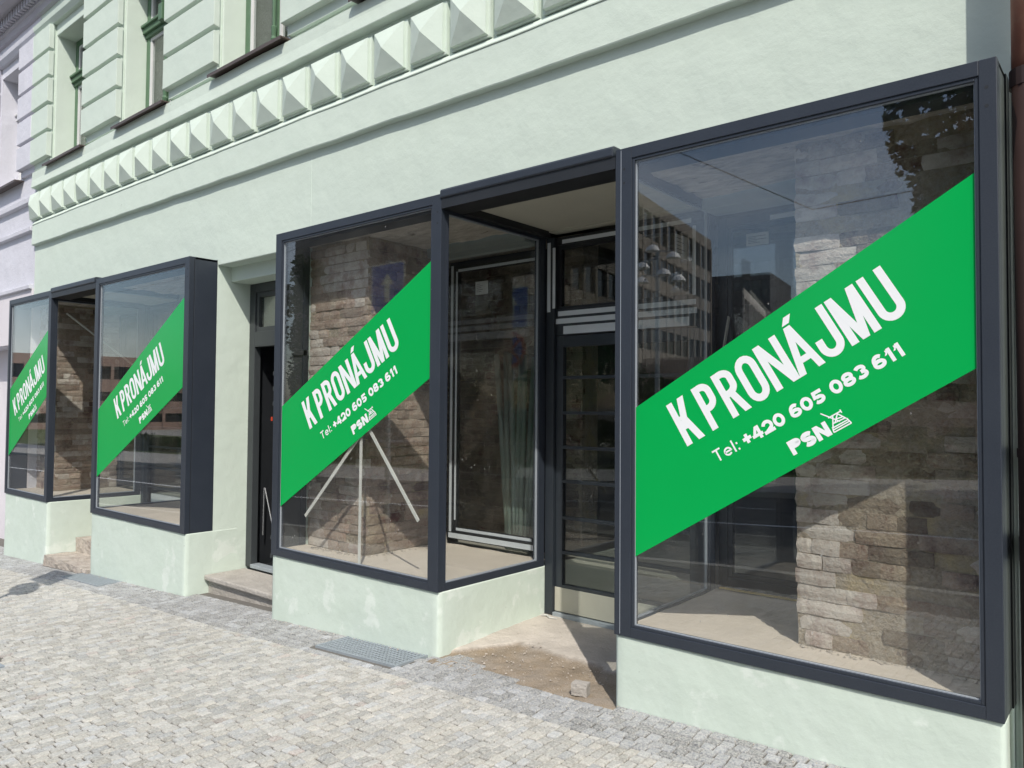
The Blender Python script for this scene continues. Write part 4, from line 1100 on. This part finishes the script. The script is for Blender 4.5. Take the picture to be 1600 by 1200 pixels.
def tree(x, y, h, r, z0c, n, label, seed, zc=None):
    rr = random.Random(seed); t = empty('tree', (x, y, zg(x, KY))); zb = zg(x, KY)
    tr = MB().tube([(x, y, zb-.1), (x+.1, y, zb+h*.3), (x-.05, y+.1, zb+h*.6), (x, y, zb+h*.85)], [.26, .2, .13, .04], 10)
    for k in range(7):
        a = rr.uniform(0, 6.28); zz = zb+h*rr.uniform(.3, .6)
        tr.tube([(x, y, zz), (x+math.cos(a)*r*.4, y+math.sin(a)*r*.4, zz+h*.13), (x+math.cos(a)*r*.75, y+math.sin(a)*r*.75, zz+h*.2)], [.09, .06, .02], 6)
    build('trunk', tr, BARK, t)
    cl = [(Vector((rr.gauss(0, .42), rr.gauss(0, .42), rr.uniform(-.85, .9)))) for _ in range(46)]
    cl = [c*(1/max(1, c.length*1.02)) for c in cl]
    V, F = [], []
    for _ in range(n):
        c = rr.choice(cl); dd = Vector((rr.gauss(0, 1), rr.gauss(0, 1), rr.gauss(0, 1))).normalized()*rr.uniform(.3, 1)**.5*.27
        p = c+dd; p = Vector((x+p.x*r, y+p.y*r, z0c+p.z*(h*.5)))
        s = rr.uniform(.07, .13); a = Vector((rr.gauss(0, 1), rr.gauss(0, 1), rr.gauss(0, .6))).normalized()*s; b = a.orthogonal().normalized()*s*.6
        k = len(V); V += [tuple(p-a), tuple(p+b), tuple(p+a), tuple(p-b)]; F.append((k, k+1, k+2, k+3))
    me = bpy.data.meshes.new('crown'); me.from_pydata(V, [], F); me.update(); me.materials.append(LEAF); put('crown', me, t)
    tag(t, label, 'tree', 'street trees across the road')
tree(2.3, -14.6, 12.5, 4.6, 7.2, 110000, 'large leafy street tree opposite the widest window', 3)
tree(9.5, -15.5, 11, 4.2, 7.0, 30000, 'leafy street tree further along the opposite pavement', 4)
tree(-27.5, -17.5, 7, 1.6, 4.2, 9000, 'slim young tree on the lawn across the street', 5)
tree(-15.0, -24, 3.6, 2.6, 1.2, 12000, 'low bushy tree in front of the office block', 6)
tree(-21.5, -29, 4.4, 3, 1.4, 12000, 'broad low tree at the foot of the office block', 7)

# lamp standard with several domed heads, concrete mast with cross arm, wires
t = empty('street_lamp', (-9.8, -18, zg(-9.8, KY))); x, y, zb = -9.8, -18, zg(-9.8, KY)
build('pole', MB().tube([(x, y, zb), (x, y, 6.3)], [.09, .06], 12), GALV, t)
for dx, dy, z in ((-.55, .0, 5.75), (.1, .5, 6.15), (.45, -.2, 6.0), (.5, .5, 5.35), (.75, .0, 5.2), (-.35, .4, 5.2)):
    build('arm', MB().tube([(x, y, z+.25), (x+dx, y+dy, z+.22)], .02, 6), GALV, t)
    build('lamp_head', MB().tube([(x+dx, y+dy, z+.2), (x+dx, y+dy, z+.14), (x+dx, y+dy, z)], [.03, .16, .24], 16), SIGNW, t)
tag(t, 'street lamp with a cluster of pale domed heads', 'street lamp')
t = empty('concrete_mast', (-26.5, -9+4.9, -1.5)); mx_, my_ = -25.5, -13.9
t.location = (mx_, my_, -1.6); WL[t.name] = Vector((mx_, my_, -1.6))
build('pole', MB().tube([(mx_, my_, -1.6), (mx_, my_, 9)], [.19, .13], 14), PALEB, t)
build('cross_arm', bx(mx_-1.6, mx_+1.6, my_-.05, my_+.05, 5.7, 5.8), GALV, t)
tag(t, 'pale concrete mast with a cross arm beside the road', 'mast')
def wire(pts, label):
    tag(build('overhead_wire', MB().tube(pts, .007, 6), BLACKM), label, 'wire', 'overhead wires above the street')
wire([(-9, -3.5, 8.1), (-3.06, -6, 4.95), (-1.09, -6.4, 3.78), (4, -7.4, 1.2+3)], 'thin wire sloping down across the street in front of the widest window')
wire([(-60, -20, 9.3), (-25.5, -13.9, 7.2), (-6, -9, 7.0)], 'upper wire crossing the road at a slant')

# traffic sign on the pavement, out of the camera's own view
px_, py_ = -4.77, -2.48; zb = zg(px_, py_)
t = empty('traffic_sign', (px_, py_, zb)); tag(t, 'blue one-way arrow sign above a round no-stopping sign on a steel post', 'traffic sign')
build('post', MB().tube([(px_, py_, zb), (px_, py_, 2.95)], .03, 12), GALV, t)
def splate(mb, pts, y0, y1):
    k = len(mb.v); n = len(pts); mb.v += [(px_+a, py_+y0, b) for a, b in pts]+[(px_+a, py_+y1, b) for a, b in pts]
    mb.f += [tuple(k+i for i in range(n)), tuple(k+n+i for i in reversed(range(n)))]+[(k+i, k+(i+1) % n, k+n+(i+1) % n, k+n+i) for i in range(n)]; return mb
sq = lambda s, z: [(-s*1.2, z-s*1.2), (s*1.2, z-s*1.2), (s*1.2, z+s*1.2), (-s*1.2, z+s*1.2)]
circ = lambda r, z: [(r*1.1*math.cos(i*math.pi/14), z-.06+r*1.1*math.sin(i*math.pi/14)) for i in range(28)]
build('plate', splate(MB(), sq(.25, 2.62), .032, .036), SIGNW, t); build('blue_field', splate(MB(), sq(.235, 2.62), .0365, .038), SIGNB, t)
build('arrow', splate(splate(MB(), [(-.045, 2.45), (.045, 2.45), (.045, 2.66), (-.045, 2.66)], .0385, .040), [(-.11, 2.66), (.11, 2.66), (0, 2.80)], .0385, .040), SIGNW, t)
build('round_plate', splate(MB(), circ(.24, 2.08), .032, .036), SIGNR, t); build('blue_disc', splate(MB(), circ(.18, 2.08), .0365, .038), SIGNB, t)
build('red_bar', splate(splate(MB(), [(-.15, 1.90), (-.12, 1.87), (.15, 2.14), (.12, 2.17)], .0385, .040), [(.12, 1.87), (.15, 1.90), (-.12, 2.17), (-.15, 2.14)], .041, .0425), SIGNR, t)

# hedge along the lawn
mb = MB(); rr = random.Random(9); V, F = [], []
for _ in range(30000):
    x = rr.uniform(-60, 20); hh = .9+.4*nz3(x*.6, 0, 0); p = Vector((x, -19.5+rr.gauss(0, .35), zg(x, KY)+rr.random()*hh)); s = rr.uniform(.05, .11)
    a = Vector((rr.gauss(0, 1), rr.gauss(0, 1), rr.gauss(0, 1))).normalized()*s; b = a.orthogonal().normalized()*s*.6; k = len(V)
    V += [tuple(p-a), tuple(p+b), tuple(p+a), tuple(p-b)]; F.append((k, k+1, k+2, k+3))
me = bpy.data.meshes.new('hedge'); me.from_pydata(V, [], F); me.update(); me.materials.append(LEAF)
tag(put('hedge', me), 'low green hedge along the lawn across the street', 'hedge')
